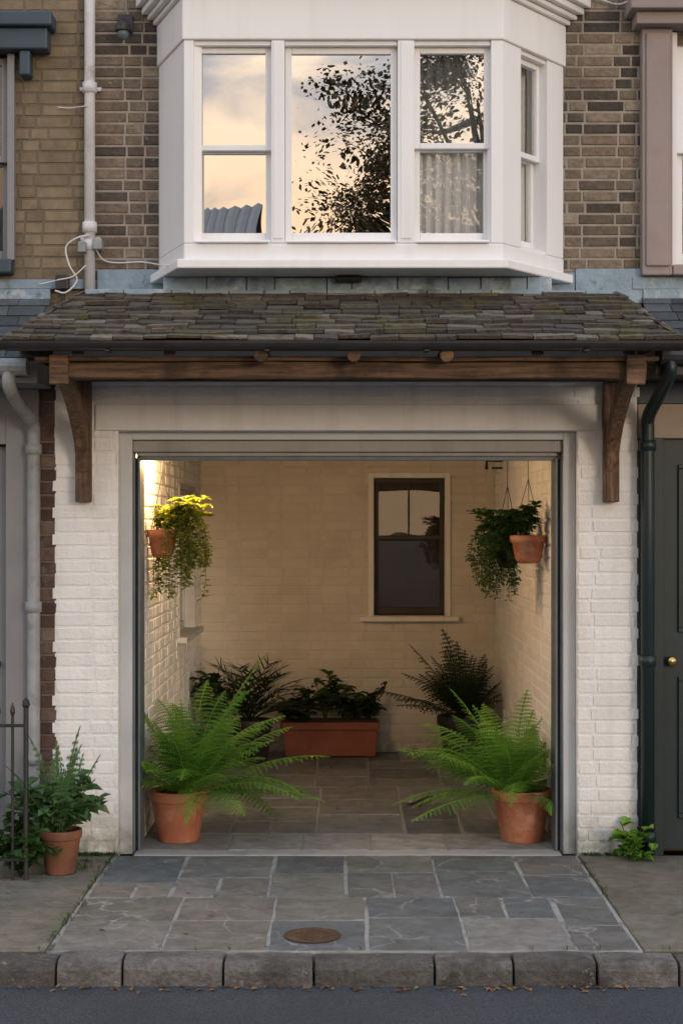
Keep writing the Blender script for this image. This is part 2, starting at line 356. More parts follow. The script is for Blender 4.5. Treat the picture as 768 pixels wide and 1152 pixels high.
def sash(fr,gl,O,U,N,u0,u1,z0,z1,rail=None,fw=.033,rec=.05,th=.035,gl2=None):
    O=Vector(O);U=Vector(U);N=Vector(N)
    def fr4(a,b,c,d,n0,gg,bot=1.0,top=1.0):
        fr.obox(O,U,N,a,a+fw,n0-th,n0,c,d,.5); fr.obox(O,U,N,b-fw,b,n0-th,n0,c,d,.5)
        fr.obox(O,U,N,a+fw,b-fw,n0-th+.001,n0-.001,c,c+fw*bot,.5); fr.obox(O,U,N,a+fw,b-fw,n0-th+.001,n0-.001,d-fw*top,d,.5)
        n=n0-th*.5; Z=Vector((0,0,1))
        q=[O+U*(a+fw)+Z*(c+fw*bot)+N*n,O+U*(b-fw)+Z*(c+fw*bot)+N*n,O+U*(b-fw)+Z*(d-fw*top)+N*n,O+U*(a+fw)+Z*(d-fw*top)+N*n]
        gg.add(q,[(0,1,2,3)],.5)
    if rail is None: fr4(u0,u1,z0,z1,-rec,gl,1.3)
    else:
        fr4(u0,u1,rail-.0,z1,-rec,gl); fr4(u0,u1,z0,rail+.018,-rec-th-.003,gl2 or gl,1.6,.8)
f=MB();g=MB()
sash(f,g,(0,YB,0),X_,NY,.225,.795,1.125,2.24,1.74,.035,.03)
f.box(.50,.516,YB+.04,YB+.06,1.775,2.205,.5)
make('back_window_sash',f,window_dark,house,bevel=.003); make('back_window_glass',g,glass_dim,house)
f=MB(); f.box(.175,.22,YB-.025,YB+.08,1.115,2.285,.5); f.box(.80,.845,YB-.025,YB+.08,1.115,2.285,.5); f.box(.2205,.7995,YB-.024,YB+.08,2.245,2.285,.5)
f.box(.11,.91,YB-.075,YB+.08,1.075,1.1145,.5); make('back_window_surround',f,white_brick,house,bevel=.004)
f=MB(); f.box(-.2,1.2,YB+.5,YB+.52,.8,2.6,.5); make('back_window_room',f,room_m,house)
f=MB();g=MB()
sash(f,g,(-1.2,.31,0),(0,1,0),(1,0,0),2.08,3.15,1.06,2.12,1.6,.035,.03)
for (a,b,c,d) in((2.03,2.08,1.03,2.16),(3.15,3.2,1.03,2.16),(2.0801,3.1499,2.12,2.16)): f.obox(Vector((-1.2,.31,0)),Vector((0,1,0)),Vector((1,0,0)),a,b,-.09,.012,c,d,.5)
f.obox(Vector((-1.2,.31,0)),Vector((0,1,0)),Vector((1,0,0)),1.98,3.25,-.09,.07,1.02,1.0595,.5)
make('side_window_frame',f,jamb,house,bevel=.003); make('side_window_glass',g,glass_dim,house)
f=MB(); f.box(-1.75,-1.73,1.9,4,.8,2.5,.5); make('side_window_room',f,room_m,house)
m=MB(); m.tube([(1.2,3.3,2.36),(1.08,3.3,2.36),(1.08,3.3,2.29)],.014,8); m.tube([(1.2,3.3,2.30),(1.12,3.3,2.30)],.008,8); make('wall_hook',m,iron,house,smooth=True)

# ---------------- bay window
A=(-1.06,-.0);B=(-.863,-.5);Cc=(.825,-.5);D=(1.225,-.0)
def off(d,end=0.0):
    P=[Vector((p[0],p[1])) for p in(A,B,Cc,D)]
    L=[]
    for i in range(3):
        t=(P[i+1]-P[i]).normalized(); n=Vector((t.y,-t.x))
        L.append((P[i]+n*d,t))
    def inter(l1,l2):
        (p,t),(q,s_)=l1,l2; den=t.x*s_.y-t.y*s_.x; w=q-p
        k=(w.x*s_.y-w.y*s_.x)/den; return p+t*k
    def aty(l,y): p,t=l; k=(y-p.y)/t.y; return p+t*k
    a=aty(L[0],end);b=inter(L[0],L[1]);c=inter(L[1],L[2]);d_=aty(L[2],end)
    return [tuple(a),tuple(b),tuple(c),tuple(d_)]
m=MB()
m.prism(off(0,-.009),3.262,3.352)
m.prism(off(.045,-.009),3.212,3.2615)
m.prism(off(.010,-.009),4.43,4.66)
m.prism(off(.03,-.009),4.6605,4.69);m.prism(off(.06,-.009),4.6905,4.72);m.prism(off(.09,-.009),4.7205,4.76);m.prism(off(.12,-.009),4.7605,4.82)
make('bay_window_mouldings',m,white_paint,house,bevel=.008,segs=3)
m=MB(); m.prism(off(.10,-.009),4.8205,4.84); m.prism(off(-.1,-.009),4.8405,4.90); make('bay_roof_lead',m,lead,house,bevel=.01)
f=MB();g=MB();g2=MB()
O=Vector((0,-.5,0));U=Vector(X_);N=Vector(NY)
for a,b in((-.863,-.811),(-.401,-.330),(.269,.358),(.764,.825)):
    f.obox(O,U,N,a,b,-.10,0,3.3525,4.4295,.5)
for a,b in((-.390,-.341),(.285,.342)):
    f.obox(O,U,N,a,b,-.02,.006,3.375,4.42,.5)
for a,b in((-.8105,-.4015),(-.3295,.2685),(.3585,.7635)):
    f.obox(O,U,N,a,b,-.10,-.015,3.3525,3.372,.5); f.obox(O,U,N,a,b,-.10,-.015,4.405,4.4295,.5)
    f.obox(O,U,N,a+.01,b-.01,-.03,.022,3.3525,3.362,.5)
sash(f,g,O,U,N,-.8095,-.4025,3.3725,4.4045,3.855,.031)
sash(f,g,O,U,N,-.3285,.2675,3.3725,4.4045,None,.034)
sash(f,g,O,U,N,.3595,.7625,3.3725,4.4045,3.865,.031,gl2=g2)
O2=Vector((.825,-.5,0));U2=(Vector((1.225,0,0))-O2).normalized();N2=Vector((U2.y,-U2.x,0))
f.obox(O2,U2,N2,0.001,.185,-.10,-.001,3.3525,4.4295,.5);f.obox(O2,U2,N2,.455,.625,-.10,-.001,3.3525,4.4295,.5)
f.obox(O2,U2,N2,.1855,.4545,-.10,-.015,3.3525,3.372,.5);f.obox(O2,U2,N2,.1855,.4545,-.10,-.015,4.405,4.4295,.5)
sash(f,g2,O2,U2,N2,.186,.454,3.3725,4.4045,3.865,.031)
O3=Vector((-1.06,0,0));E3=Vector((-.863,-.5,0));U3=(E3-O3).normalized();N3=Vector((U3.y,-U3.x,0))
f.obox(O3,U3,N3,.012,.537,-.10,-.001,3.3525,4.4295,.5)
make('bay_window_frame',f,white_paint,house,bevel=.0035); make('bay_window_glass',g,glass,house); make('bay_window_glass_clear',g2,glass_clear,house)
m=MB()
def curtain(O,U,N,u0,u1,z0,z1,n0,amp=.02,per=.05):
    n=int((u1-u0)/.004); zs=8; vs=[]
    for k in range(n+1):
        u=u0+(u1-u0)*k/n
        for q in range(zs+1):
            z=z0+(z1-z0)*q/zs; ph=noise.noise((u*4,z*.6,1))*2.0
            d=amp*math.sin(2*math.pi*u/per+ph)+amp*.3*math.sin(4.2*math.pi*u/per+1+ph); vs.append(O+U*u+N*(n0+d)+Vector((0,0,z)))
    fs=[]
    for k in range(n):
        for q in range(zs): a=k*(zs+1)+q; fs.append((a,a+zs+1,a+zs+2,a+1))
    m.add(vs,fs,.5)
curtain(O,U,N,.34,.765,3.34,4.46,-.15,.018,.052); curtain(O2,U2,N2,.10,.60,3.34,4.46,-.15,.016,.052)
make('curtain_cloth',m,fabric,house,smooth=True)
m=MB(); m.box(-1.1,1.3,2.2,2.22,3.1,4.9,.5);m.box(-1.12,-1.1,.01,2.2,3.1,4.9,.5);m.box(1.3,1.32,.01,2.2,3.1,4.9,.5);m.box(-1.1,1.3,.01,2.2,3.1,3.12,.5);m.box(-1.1,1.3,.01,2.2,4.88,4.9,.5)
make('bay_room',m,bayroom_m,house)
# lead flashing above canopy
m=MB()
x=-1.40
while x<1.70:
    w=R.uniform(.22,.45); x2=min(x+w,1.71)
    m.box(x,x2-.004,-.020+R.uniform(-.003,.003),-.0095,3.10,3.285+R.uniform(-.015,.02)); x=x2
m.box(-1.43,1.46,-.262,-.021,3.095,3.128,.5)
x=-1.0
while x<1.10:
    w=R.uniform(.13,.3); x2=min(x+w,1.12); m.box(x,x2-.005,-.275+R.uniform(-.004,.004),-.255,3.129,3.208+R.uniform(-.004,.002)); x=x2
x=-1.42
while x<1.45:
    w=R.uniform(.12,.3); x2=min(x+w,1.46); 
    m.box(x,x2-.004,-.30,-.2625,3.112+R.uniform(-.004,.004),3.134+R.uniform(-.004,.006)); x=x2
make('lead_apron',m,lead,house,bevel=.005)
m=MB(); m.box(-.06,.08,-.33,-.277,3.175,3.209,.5); make('air_vent',m,iron,house,bevel=.012)
m=MB(); m.box(-1.43,1.69,.012,.25,4.9,6.3,.5); m.box(-1.2,1.2,4.12,7,0,6.3,.5); m.box(-1.68,1.68,.25,7,6.25,6.45,.5)
make('house_mass',m,far_brick,house)
m=MB(); m.add([(-1.68,-.15,6.45),(1.68,-.15,6.45),(1.68,3.5,8.4),(-1.68,3.5,8.4),(1.68,7.2,6.45),(-1.68,7.2,6.45)],[(0,1,2,3),(3,2,4,5),(0,3,5),(1,4,2)],.5); make('main_roof',m,slate_dark,house)
m=MB(); m.box(-1.4,1.6,-.16,-.009,6.3,6.45,.5); make('eaves_cornice',m,white_paint,house,bevel=.01)

# ---------------- canopy
ye,ze=-.87,2.785; yt,zt=-.26,3.115
Xle,Xre=-1.735,1.70; Xlt,Xrt=-1.44,1.465
sl=Vector((0,yt-ye,zt-ze)); SL=sl.length; S=sl.normalized(); Nn=Vector((0,-S.z,S.y))
m=MB()
rows=10; gauge=SL/rows
for i in range(rows):
    s0=i*gauge-.01; s1=s0+gauge*1.9
    if i>=rows-1: s1=SL
    xl=Xle+(Xlt-Xle)*i/rows; xr=Xre+(Xrt-Xre)*i/rows
    x=xl-(R.random()*.08)
    while x<xr:
        w=R.uniform(.09,.24); a=max(x,xl)+.002; b=min(x+w,xr)-.002; x+=w
        if b-a<.03: continue
        th=R.uniform(.008,.019); lift=R.uniform(0,.011); js=R.uniform(-.013,.013); tl=R.uniform(-.007,.007)
        P0=Vector((0,ye,ze))
        def P(xx,ss,nn): return P0+Vector((xx,0,0))+S*ss+Nn*nn
        n0=.016+lift; n1=.002
        if R.random()<.06: js-=.02
        vs=[P(a,s0+js,n0-.004),P(b,s0+js+tl,n0-.004),P(b,s1,n1-.006),P(a,s1,n1-.006),P(a,s0+js,n0+th),P(b,s0+js+tl,n0+th+tl),P(b,s1,n1+th*.4),P(a,s1,n1+th*.4)]
        m.add(vs,[(0,3,2,1),(4,5,6,7),(0,1,5,4),(1,2,6,5),(2,3,7,6),(3,0,4,7)])
for sx,xe,xt in((-1,Xle,Xlt),(1,Xre,Xrt)):
    for i in range(7):
        t0=i/7;t1=(i+1.25)/7; t1=min(t1,1)
        zz0=ze+(zt-ze)*t0; zz1=ze+(zt-ze)*t1
        x0=xe+(xt-xe)*t0+sx*.02; x1=xe+(xt-xe)*t1+sx*.004
        y0=ye+(yt-ye)*t0; y1=ye+(yt-ye)*t1
        fs=[(0,1,2,3)] if sx>0 else [(3,2,1,0)]
        m.add([(x0,y0,zz0+.008),(x0,-.02,zz0+.008),(x1,-.02,zz1),(x1,y1,zz1)],fs)
        m.add([(xe+(xt-xe)*t0-sx*.03,y0-.012,zz0+.028),(xe+(xt-xe)*t0+sx*.03,y0-.012,zz0+.01),(xe+(xt-xe)*t1+sx*.02,y1,zz1+.012),(xe+(xt-xe)*t1-sx*.03,y1,zz1+.03)],[(0,1,2,3)])
make('canopy_slates',m,slate_roof,house)
m=MB(); vs=[];P0=Vector((0,ye+.01,ze-.004))
bd=[(Xle+.01,0),(Xre-.01,0),(Xrt,SL-.01),(Xlt,SL-.01)]
for n in(-.022,-.0):
    for xx,ss in bd: vs.append(P0+Vector((xx,0,0))+S*ss+Nn*n)
m.add(vs,[(3,2,1,0),(4,5,6,7),(0,1,5,4),(1,2,6,5),(2,3,7,6),(3,0,4,7)],.3)
for k in range(-3,4):
    xx=.035+k*.47
    if abs(xx)>1.45: continue
    q0=Vector((xx,-.80,ze+(-.80-ye)*S.z/S.y-.035));q1=Vector((xx,-.28,zt-.05))
    a=[];
    for p in(q0,q1):
        for dx,dz in((-.03,-.065),(.03,-.065),(.03,0),(-.03,0)): a.append(p+Vector((dx,0,dz)))
    m.add(a,[(0,1,2,3),(7,6,5,4),(0,4,5,1),(1,5,6,2),(2,6,7,3),(3,7,4,0)])
def rough_beam(x0,x1,y0,y1,z0,z1,r,n=26,a=.006):
    vs=[];fs=[]
    for k in range(n+1):
        x=x0+(x1-x0)*k/n
        for (y,z) in((y0,z0),(y1,z0),(y1,z1),(y0,z1)):
            vs.append((x,y+a*noise.noise((x*2.3,y*5,z*9)),z+a*noise.noise((x*3.1,y*7+4,z*5+2))))
    for k in range(n):
        for j in range(4):
            b=4*k;l=(j+1)%4; fs.append((b+j,b+l,b+4+l,b+4+j)[::-1])
    fs+=[(0,1,2,3),(4*n+3,4*n+2,4*n+1,4*n)]
    m.add(vs,fs,r)
rough_beam(-1.525,1.54,-.76,-.69,2.610,2.694,.55,a=.008); rough_beam(-1.60,1.60,-.777,-.67,2.6985,2.722,.9,26,.004)
for xx in(-.435,.035,.505): m.tube([(xx,-.90,2.715),(xx,-.60,2.735)],.036,10,.95)
m.box(-1.52,1.54,-.05,-.024,2.66,2.74,.3)
for xc in(-1.47,1.475):
    w=.042
    m.box(xc-w,xc+w,-.82,-.052,2.6555,2.6965,.6); m.box(xc-w-.006,xc+w+.006,-.815,-.7705,2.575,2.728,.95)
make('canopy_timber_frame',m,timber,house,bevel=.006)
m=MB()
for xc in(-1.47,1.475):
    w=.042
    m.box(xc-w,xc+w,-.085,-.012,1.985,2.655,.6)
    pr=[];n=10
    for k in range(n+1):
        t=k/n; y=-.086-(.63)*t**1.25; z=2.14+(2.63-2.14)*t**.62; pr.append((y,z))
    lo=[(y,z) for y,z in pr]; hi=[(min(y+.075,-.0862) if k<3 else y+.07,z+.055) for k,(y,z) in enumerate(pr)]
    vs=[];fs=[]
    for sx in(-1,1):
        for (y,z) in lo: vs.append((xc+sx*w*.86,y,z))
        for (y,z) in hi: vs.append((xc+sx*w*.86,y,min(z,2.655)))
    q=n+1
    for k in range(n):
        fs+= [(k,k+1,q+k+1,q+k),(2*q+k+1,2*q+k,3*q+k,3*q+k+1),(k+1,k,2*q+k,2*q+k+1),(q+k,q+k+1,3*q+k+1,3*q+k)]
    fs+=[(0,q,3*q,2*q),(n,2*q+n,3*q+n,q+n)]
    m.add(vs,fs,.7)
    m.box(xc-w+.004,xc+w-.004,-.105,-.0855,1.985,2.15,.8)
make('canopy_brackets',m,timber_v,house,bevel=.006)
m=MB()
seg=10;prof=[]
for k in range(seg+1):
    a=math.pi*k/seg; prof.append((ye-.045-.048*math.cos(a), ze-.004-.045*math.sin(a)))
for k in range(seg,-1,-1):
    a=math.pi*k/seg; prof.append((ye-.045-.043*math.cos(a), ze-.004-.040*math.sin(a)))
n=len(prof); vs=[(Xle-.02,y,z) for y,z in prof]+[(Xre+.03,y,z) for y,z in prof]
m.add(vs,[(i,(i+1)%n,n+(i+1)%n,n+i) for i in range(n)]+[tuple(range(seg+1)),tuple(range(n,n+seg+1))[::-1]],.5)
m.box(Xle+.005,Xre-.005,ye-.001,ye+.02,ze-.045,ze-.003,.5)
for xx in(-1.2,-.4,.4,1.2): m.box(xx-.012,xx+.012,ye-.098,ye-.002,ze-.056,ze-.050,.5)
make('canopy_gutter',m,black_metal,house)

# interior lamp
LX,LY=-1.02,.62
lampfx=empty('wall_lamp')
m=MB(); m.lathe([(.0,2.545),(.04,2.545),(.04,2.50),(.015,2.48),(.05,2.40),(.06,2.375)],LX,LY,20); make('lamp_shade',m,iron,lampfx,smooth=True)
em=bpy.data.materials.new('lit_bulb'); em.use_nodes=True
b=em.node_tree.nodes['Principled BSDF']; b.inputs['Emission Color'].default_value=(1,.62,.28,1); b.inputs['Emission Strength'].default_value=12
m=MB(); m.lathe([(.001,2.335),(.02,2.342),(.028,2.36),(.02,2.385),(.012,2.40)],LX,LY,14); make('lamp_bulb',m,em,lampfx,smooth=True)
L=bpy.data.lights.new('lamp_light','POINT'); L.energy=55; L.color=(1,.59,.27); L.shadow_soft_size=.03
lo=bpy.data.objects.new('lamp_light',L); lo.location=(LX,LY,2.305); lo.parent=lampfx; C.collection.objects.link(lo)

# ---------------- neighbours
nl=empty('terrace_house'); nr=empty('terrace_house')
brick_wall('upper_wall',(-5.4,0.004,0),X_,NY,3.965,2.9,6.3,[(2.2,3.3,3.53,4.55)],tan_brick,tan_mortar,nl,relief=.004,jit=.001,bw=.205,bh=.066)
m=MB(); m.box(-2.2,-1.63,-.16,-.003,4.62,4.70,.5);m.box(-2.2,-1.66,-.12,-.003,4.50,4.6195,.5);m.box(-3.2,-2.2,-.17,-.003,4.5,4.71,.5)
m.box(-1.82,-1.76,-.10,-.003,4.36,4.4995,.4); m.box(-3.4,-1.865,-.10,-.003,3.26,3.34,.5)
make('window_hood',m,navy_paint,nl,bevel=.01)
f=MB();g=MB(); 
f.box(-1.90,-1.86,-.04,.06,3.3405,4.499,.5); f.box(-3.22,-3.18,-.04,.06,3.3405,4.499,.5); sash(f,g,(0,0,0),X_,NY,-3.175,-1.905,3.345,4.49,3.9,.04,.02)
make('upper_sash_window',f,grey_paint,nl,bevel=.004); make('upper_window_glass',g,glass_dim,nl)
def leanto(par,x0,x1,yt,zt,ye,ze,mat,rows=6):
    m=MB(); s=Vector((0,yt-ye,zt-ze)); L_=s.length; S_=s.normalized(); N_=Vector((0,-S_.z,S_.y)); g_=L_/rows
    for i in range(rows):
        x=x0-R.random()*.1
        while x<x1:
            w=.2+R.uniform(-.02,.02); a=max(x,x0)+.002;b_=min(x+w,x1)-.002;x+=w
            if b_-a<.02: continue
            P0=Vector((0,ye,ze)); s0=i*g_; s1=min(s0+g_*1.9,L_)
            vs=[P0+Vector((xx,0,0))+S_*ss+N_*nn for xx,ss,nn in((a,s0,.012),(b_,s0,.012),(b_,s1,0),(a,s1,0),(a,s0,.022),(b_,s0,.022),(b_,s1,.008),(a,s1,.008))]
            m.add(vs,[(0,3,2,1),(4,5,6,7),(0,1,5,4),(1,2,6,5),(2,3,7,6),(3,0,4,7)])
    make('porch_roof',m,mat,par)
leanto(nl,-5.4,-1.655,-.01,3.13,-.42,2.74,slate_dark)
leanto(nr,1.65,5.4,-.01,3.13,-.42,2.80,slate_dark)
m=MB(); m.box(-5.4,-1.66,-.03,-.0045,3.11,3.18,.5); m.box(-5.4,-1.47,-.028,-.0047,3.1805,3.235,.3); make('roof_flashing',m,lead,nl,bevel=.004)
m=MB(); m.box(1.66,5.4,-.03,-.0045,3.11,3.18,.5); m.box(1.60,5.4,-.028,-.0242,3.1805,3.25,.8); make('roof_flashing',m,lead,nr,bevel=.004)
m=MB()
m.tube([(-5.4,-.45,2.70),(-1.70,-.45,2.70)],.048,12,.5); m.box(-5.4,-1.66,-.40,.0,2.62,2.74,.5)
make('porch_gutter',m,grey_pipe,nl,bevel=.004)
m=MB(); m.box(-5.4,-1.90,-.02,.12,2.31,2.6195,.5);m.box(-1.91,-1.725,-.03,.12,0,2.6195,.5); m.box(-3.0,-2.85,-.03,.12,0,2.3,.5)
m.box(-2.85,-1.911,.05,.09,.02,2.3,.55)
for (a,b,c,d) in((-2.78,-2.42,1.25,2.15),(-2.34,-1.98,1.25,2.15),(-2.78,-2.42,.25,1.05),(-2.34,-1.98,.25,1.05)):
    for (p,q,r_,s_) in((a,b,c,c+.025),(a,b,d-.025,d),(a,a+.025,c+.0255,d-.0255),(b-.025,b,c+.0255,d-.0255)): m.box(p,q,.035,.0498,r_,s_,.6)
make('front_door',m,grey_paint,nl,bevel=.004)
m=MB(); m.box(-2.03,-1.95,.028,.0345,1.055,1.09,.5); m.box(-2.005,-1.955,.02,.0275,1.06,1.085,.5); make('letter_slot',m,iron,nl,bevel=.003)
brick_wall('lower_wall',(-1.725,.006,0),X_,NY,.10,0,2.7,[],red_brick,dirty_mortar,nl)
brick_wall('lower_outer_wall',(-5.4,.006,0),X_,NY,2.4,0,2.62,[],red_brick,dirty_mortar,nl)
brick_wall('upper_wall',(1.692,.004,0),X_,NY,3.7,2.9,6.3,[(.15,3.3,1.3,4.55)],stock,stock_mortar,nr)
m=MB(); m.box(1.645,1.815,-.075,-.0035,3.251,4.63,.5);m.box(1.665,1.80,-.09,-.0755,3.30,4.60,.5); m.box(1.56,3.3,-.20,-.0035,4.70,4.90,.5);m.box(1.60,3.2,-.15,-.0035,4.6305,4.6995,.5);m.box(1.55,3.3,-.23,-.0035,4.9005,4.96,.5)
m.box(3.0,3.17,-.075,-.0035,3.251,4.63,.5); m.box(1.8155,2.9995,-.085,-.0035,3.251,3.31,.5)
make('window_surround',m,taupe,nr,bevel=.008)
f=MB();g=MB(); f.box(1.8155,1.85,-.03,.06,3.3105,4.62,.5);f.box(2.97,2.9995,-.03,.06,3.3105,4.62,.5);sash(f,g,(0,0,0),X_,NY,1.8505,2.969,3.32,4.61,3.95,.045,.01)
make('upper_sash_window',f,white_paint,nr,bevel=.004); make('upper_window_glass',g,glass_dim,nr)
m=MB(); m.tube([(1.67,-.45,2.76),(5.4,-.45,2.76)],.05,12); m.box(1.65,5.4,-.41,.0,2.66,2.80,.5); make('porch_gutter',m,black_metal,nr,bevel=.004)
m=MB(); m.box(1.635,5.4,-.0,.12,2.54,2.6595,.5); make('porch_fascia',m,navy_paint,nr,bevel=.004)
m=MB(); m.box(1.635,5.4,.01,.12,2.345,2.5395,.5); make('door_lintel',m,beige_stone,nr,bevel=.006)
m=MB(); m.box(1.635,1.775,-.02,.12,.0,2.3445,.5); m.box(2.75,2.90,-.02,.12,.0,2.3445,.5); m.box(1.775,2.75,.05,.10,.02,2.3445,.5)
for (a,b,c,d) in((1.87,2.22,1.25,2.2),(2.32,2.67,1.25,2.2),(1.87,2.22,.2,1.0),(2.32,2.67,.2,1.0)):
    for (p,q,r_,s_) in((a,b,c,c+.025),(a,b,d-.025,d),(a,a+.025,c+.0255,d-.0255),(b-.025,b,c+.0255,d-.0255)): m.box(p,q,.033,.0498,r_,s_,.6)
make('front_door',m,teal_paint,nr,bevel=.004)
m=MB(); 
vs=[(.001,0),(.022,.004),(.03,.018),(.024,.034),(.01,.042),(.012,.06)]
seg=16; V=[];F=[]
for ra,d in vs:
    for k in range(seg):
        a=2*math.pi*k/seg; V.append((1.825+ra*math.cos(a),-.012+d,1.09+ra*math.sin(a)))
for i2 in range(len(vs)-1):
    for k in range(seg): a=i2*seg+k;b=i2*seg+(k+1)%seg; F.append((a,b,b+seg,a+seg))
m.add(V,F,.5)
make('door_knob',m,brass,nr,smooth=True)
brick_wall('lower_outer_wall',(2.9,.006,0),X_,NY,2.5,0,2.54,[],stock,stock_mortar,nr)
for par,x0,x1 in((nl,-5.4,-1.7),(nr,1.7,5.4)):
    m=MB(); m.box(x0,x1,.13,7,0,6.45,.5); make('house_mass',m,far_brick,par)
    m=MB(); m.add([(x0,-.15,6.45),(x1,-.15,6.45),(x1,3.5,8.4),(x0,3.5,8.4),(x1,7.2,6.45),(x0,7.2,6.45)],[(0,1,2,3),(3,2,4,5),(0,3,5),(1,4,2)],.5); make('main_roof',m,slate_dark,par)

# ---------------- pipes & cables
def pipe_obj(name,paths,rad,mat,extra=None):
    m=MB()
    for p in paths: m.tube(p,rad,14)
    if extra: extra(m)
    return make(name,m,mat,None,smooth=True)
xp=-1.435
def ex(m):
    for z in(3.42,3.52,4.30,5.2): m.lathe([(.030,z-.03),(.041,z-.028),(.041,z+.028),(.030,z+.03)],xp,-.055,14)
    m.box(xp-.055,xp+.055,-.03,-.012,3.445,3.47,.5)
    m.box(xp-.06,xp+.06,-.03,-.012,4.29,4.31,.5)
pipe_obj('white_drainpipe',[[(xp,-.055,3.10),(xp,-.055,6.28)]],.030,white_pipe,ex)
xg=-1.745
def ex(m):
    for z in(.55,2.28,1.4): m.lathe([(.034,z-.03),(.046,z-.028),(.046,z+.028),(.034,z+.03)],xg,-.075,14)
pipe_obj('drainpipe',[smooth_arc([(-1.80,-.45,2.69),(-1.80,-.45,2.60),(-1.785,-.30,2.52),(xg,-.11,2.42),(xg,-.075,2.30),(xg,-.075,2.0)],5)+[(xg,-.075,.42),(xg,-.10,.36)]],.036,grey_pipe,ex)
xd=1.675
def ex(m):
    for z in(.12,1.1,2.3): m.lathe([(.036,z-.03),(.048,z-.028),(.048,z+.028),(.036,z+.03)],xd,-.075,14)
pipe_obj('drainpipe',[smooth_arc([(1.72,-.45,2.74),(1.72,-.44,2.66),(1.70,-.25,2.56),(xd,-.10,2.46),(xd,-.075,2.36),(xd,-.075,2.0)],5)+[(xd,-.075,.02)]],.038,teal_paint,ex)
cm=MB()
cm.tube(smooth_arc([(-1.43,-.10,3.47),(-1.50,-.11,3.45),(-1.56,-.10,3.40),(-1.54,-.10,3.30),(-1.50,-.09,3.22),(-1.56,-.10,3.15),(-1.62,-.10,3.16)]),.005,6)
cm.tube(smooth_arc([(-1.40,-.09,3.40),(-1.36,-.05,3.34),(-1.28,-.04,3.325),(-1.15,-.04,3.33),(-1.06,-.05,3.315),(-1.0,-.10,3.30),(-.97,-.4,3.25)]),.004,6)
cm.tube(smooth_arc([(-1.45,-.10,3.30),(-1.52,-.10,3.24),(-1.60,-.10,3.22),(-1.72,-.06,3.20)]),.004,6)
cm.tube(smooth_arc([(-1.62,-.03,4.2),(-1.55,-.03,4.195),(-1.44,-.095,4.19)]),.003,6)
make('wall_cable',cm,cable,smooth=True)
m=MB(); m.tube(smooth_arc([(1.30,-.03,4.85),(1.42,-.04,4.80),(1.52,-.035,4.775),(1.60,-.16,4.77)]),.005,6); m.tube(smooth_arc([(1.2,-.02,4.79),(1.35,-.03,4.83),(1.5,-.03,4.80)]),.005,6); make('wall_cable',m,cable,smooth=True)
m=MB(); m.box(-1.49,-1.445,-.13,-.08,3.37,3.43,.5); m.box(-1.41,-1.36,-.11,-.03,3.39,3.45,.5); make('junction_box',m,grey_pipe,bevel=.005)
m=MB(); m.box(-1.62,-1.55,-.10,-.012,3.17,3.25,.5); m.tube([(-1.585,-.05,3.17),(-1.585,-.05,3.08)],.012,8); make('alarm_box',m,black_metal,bevel=.008)
sc=empty('security_camera'); m=MB()
m.box(-1.28,-1.20,-.03,-.008,4.62,4.72,.5); m.tube([(-1.24,-.03,4.68),(-1.24,-.10,4.66)],.012,8)
m.lathe([(.001,4.655),(.03,4.65),(.045,4.63),(.046,4.60),(.03,4.595)],-1.24,-.11,16); make('mount',m,black_metal,sc,smooth=False)
m=MB(); m.lathe([(.03,4.6),(.034,4.585),(.026,4.56),(.001,4.55)],-1.24,-.11,16); make('dome',m,steel_dark,sc,smooth=True)

# ---------------- ground
m=MB(); m.add([(-400,-400,-.13),(400,-400,-.13),(400,400,-.13),(-400,400,-.13)],[(0,1,2,3)],.5); make('ground',m,ground_m)
m=MB(); m.add([(-120,-9.6,-.112),(120,-9.6,-.112),(120,-2.05,-.112),(-120,-2.05,-.112)],[(0,1,2,3)],.5); make('road',m,asphalt)
def slabs(m,rects,z=0,gap=.008,bev=.006,jx=.004):
    for (a,b,c,d) in rects:
        a+=gap/2;c+=gap/2;b-=gap/2;d-=gap/2
        if b-a<.03 or d-c<.03: continue
        h=[z+R.uniform(-.0025,.0025) for _ in range(4)]; j=lambda:R.uniform(-jx,jx)
        cn=[(a+j(),c+j()),(b+j(),c+j()),(b+j(),d+j()),(a+j(),d+j())]
        o=[];hh=[]
        for k in range(4):
            p=cn[k];q=cn[(k+1)%4]
            for t in(0,.25,.5,.75):
                e=0 if t==0 else jx*.5
                o.append((p[0]+(q[0]-p[0])*t+R.uniform(-e,e),p[1]+(q[1]-p[1])*t+R.uniform(-e,e))); hh.append(h[k]+(h[(k+1)%4]-h[k])*t)
        cx=(a+b)/2;cy=(c+d)/2; n=len(o); i=[]
        for (x,y) in o:
            i.append((x-math.copysign(min(bev,abs(x-cx)*.5),x-cx),y-math.copysign(min(bev,abs(y-cy)*.5),y-cy)))
        vs=[(x,y,z-.03) for x,y in o]+[(x,y,hh[k]-.005) for k,(x,y) in enumerate(o)]+[(x,y,hh[k]) for k,(x,y) in enumerate(i)]
        fs=[tuple(range(2*n,3*n))]
        for k in range(n):
            l=(k+1)%n; fs+=[(k,l,n+l,n+k),(n+k,n+l,2*n+l,2*n+k)]
        m.add(vs,fs)
def cols(x0,x1,y0,y1,wx,hy,split=.12):
    out=[];x=x0
    while x<x1-.05:
        w=R.uniform(*wx); xx=min(x+w,x1); 
        if x1-xx<wx[0]*.6: xx=x1
        y=y0
        while y<y1-.02:
            h=R.uniform(*hy); yy=min(y+h,y1)
            if y1-yy<hy[0]*.6: yy=y1
            if R.random()<split and xx-x>.33:
                mid=x+(xx-x)*R.uniform(.4,.6); out+=[(x,mid,y,yy),(mid,xx,y,yy)]
            else: out.append((x,xx,y,yy))
            y=yy
        x=xx
    return out
m=MB()
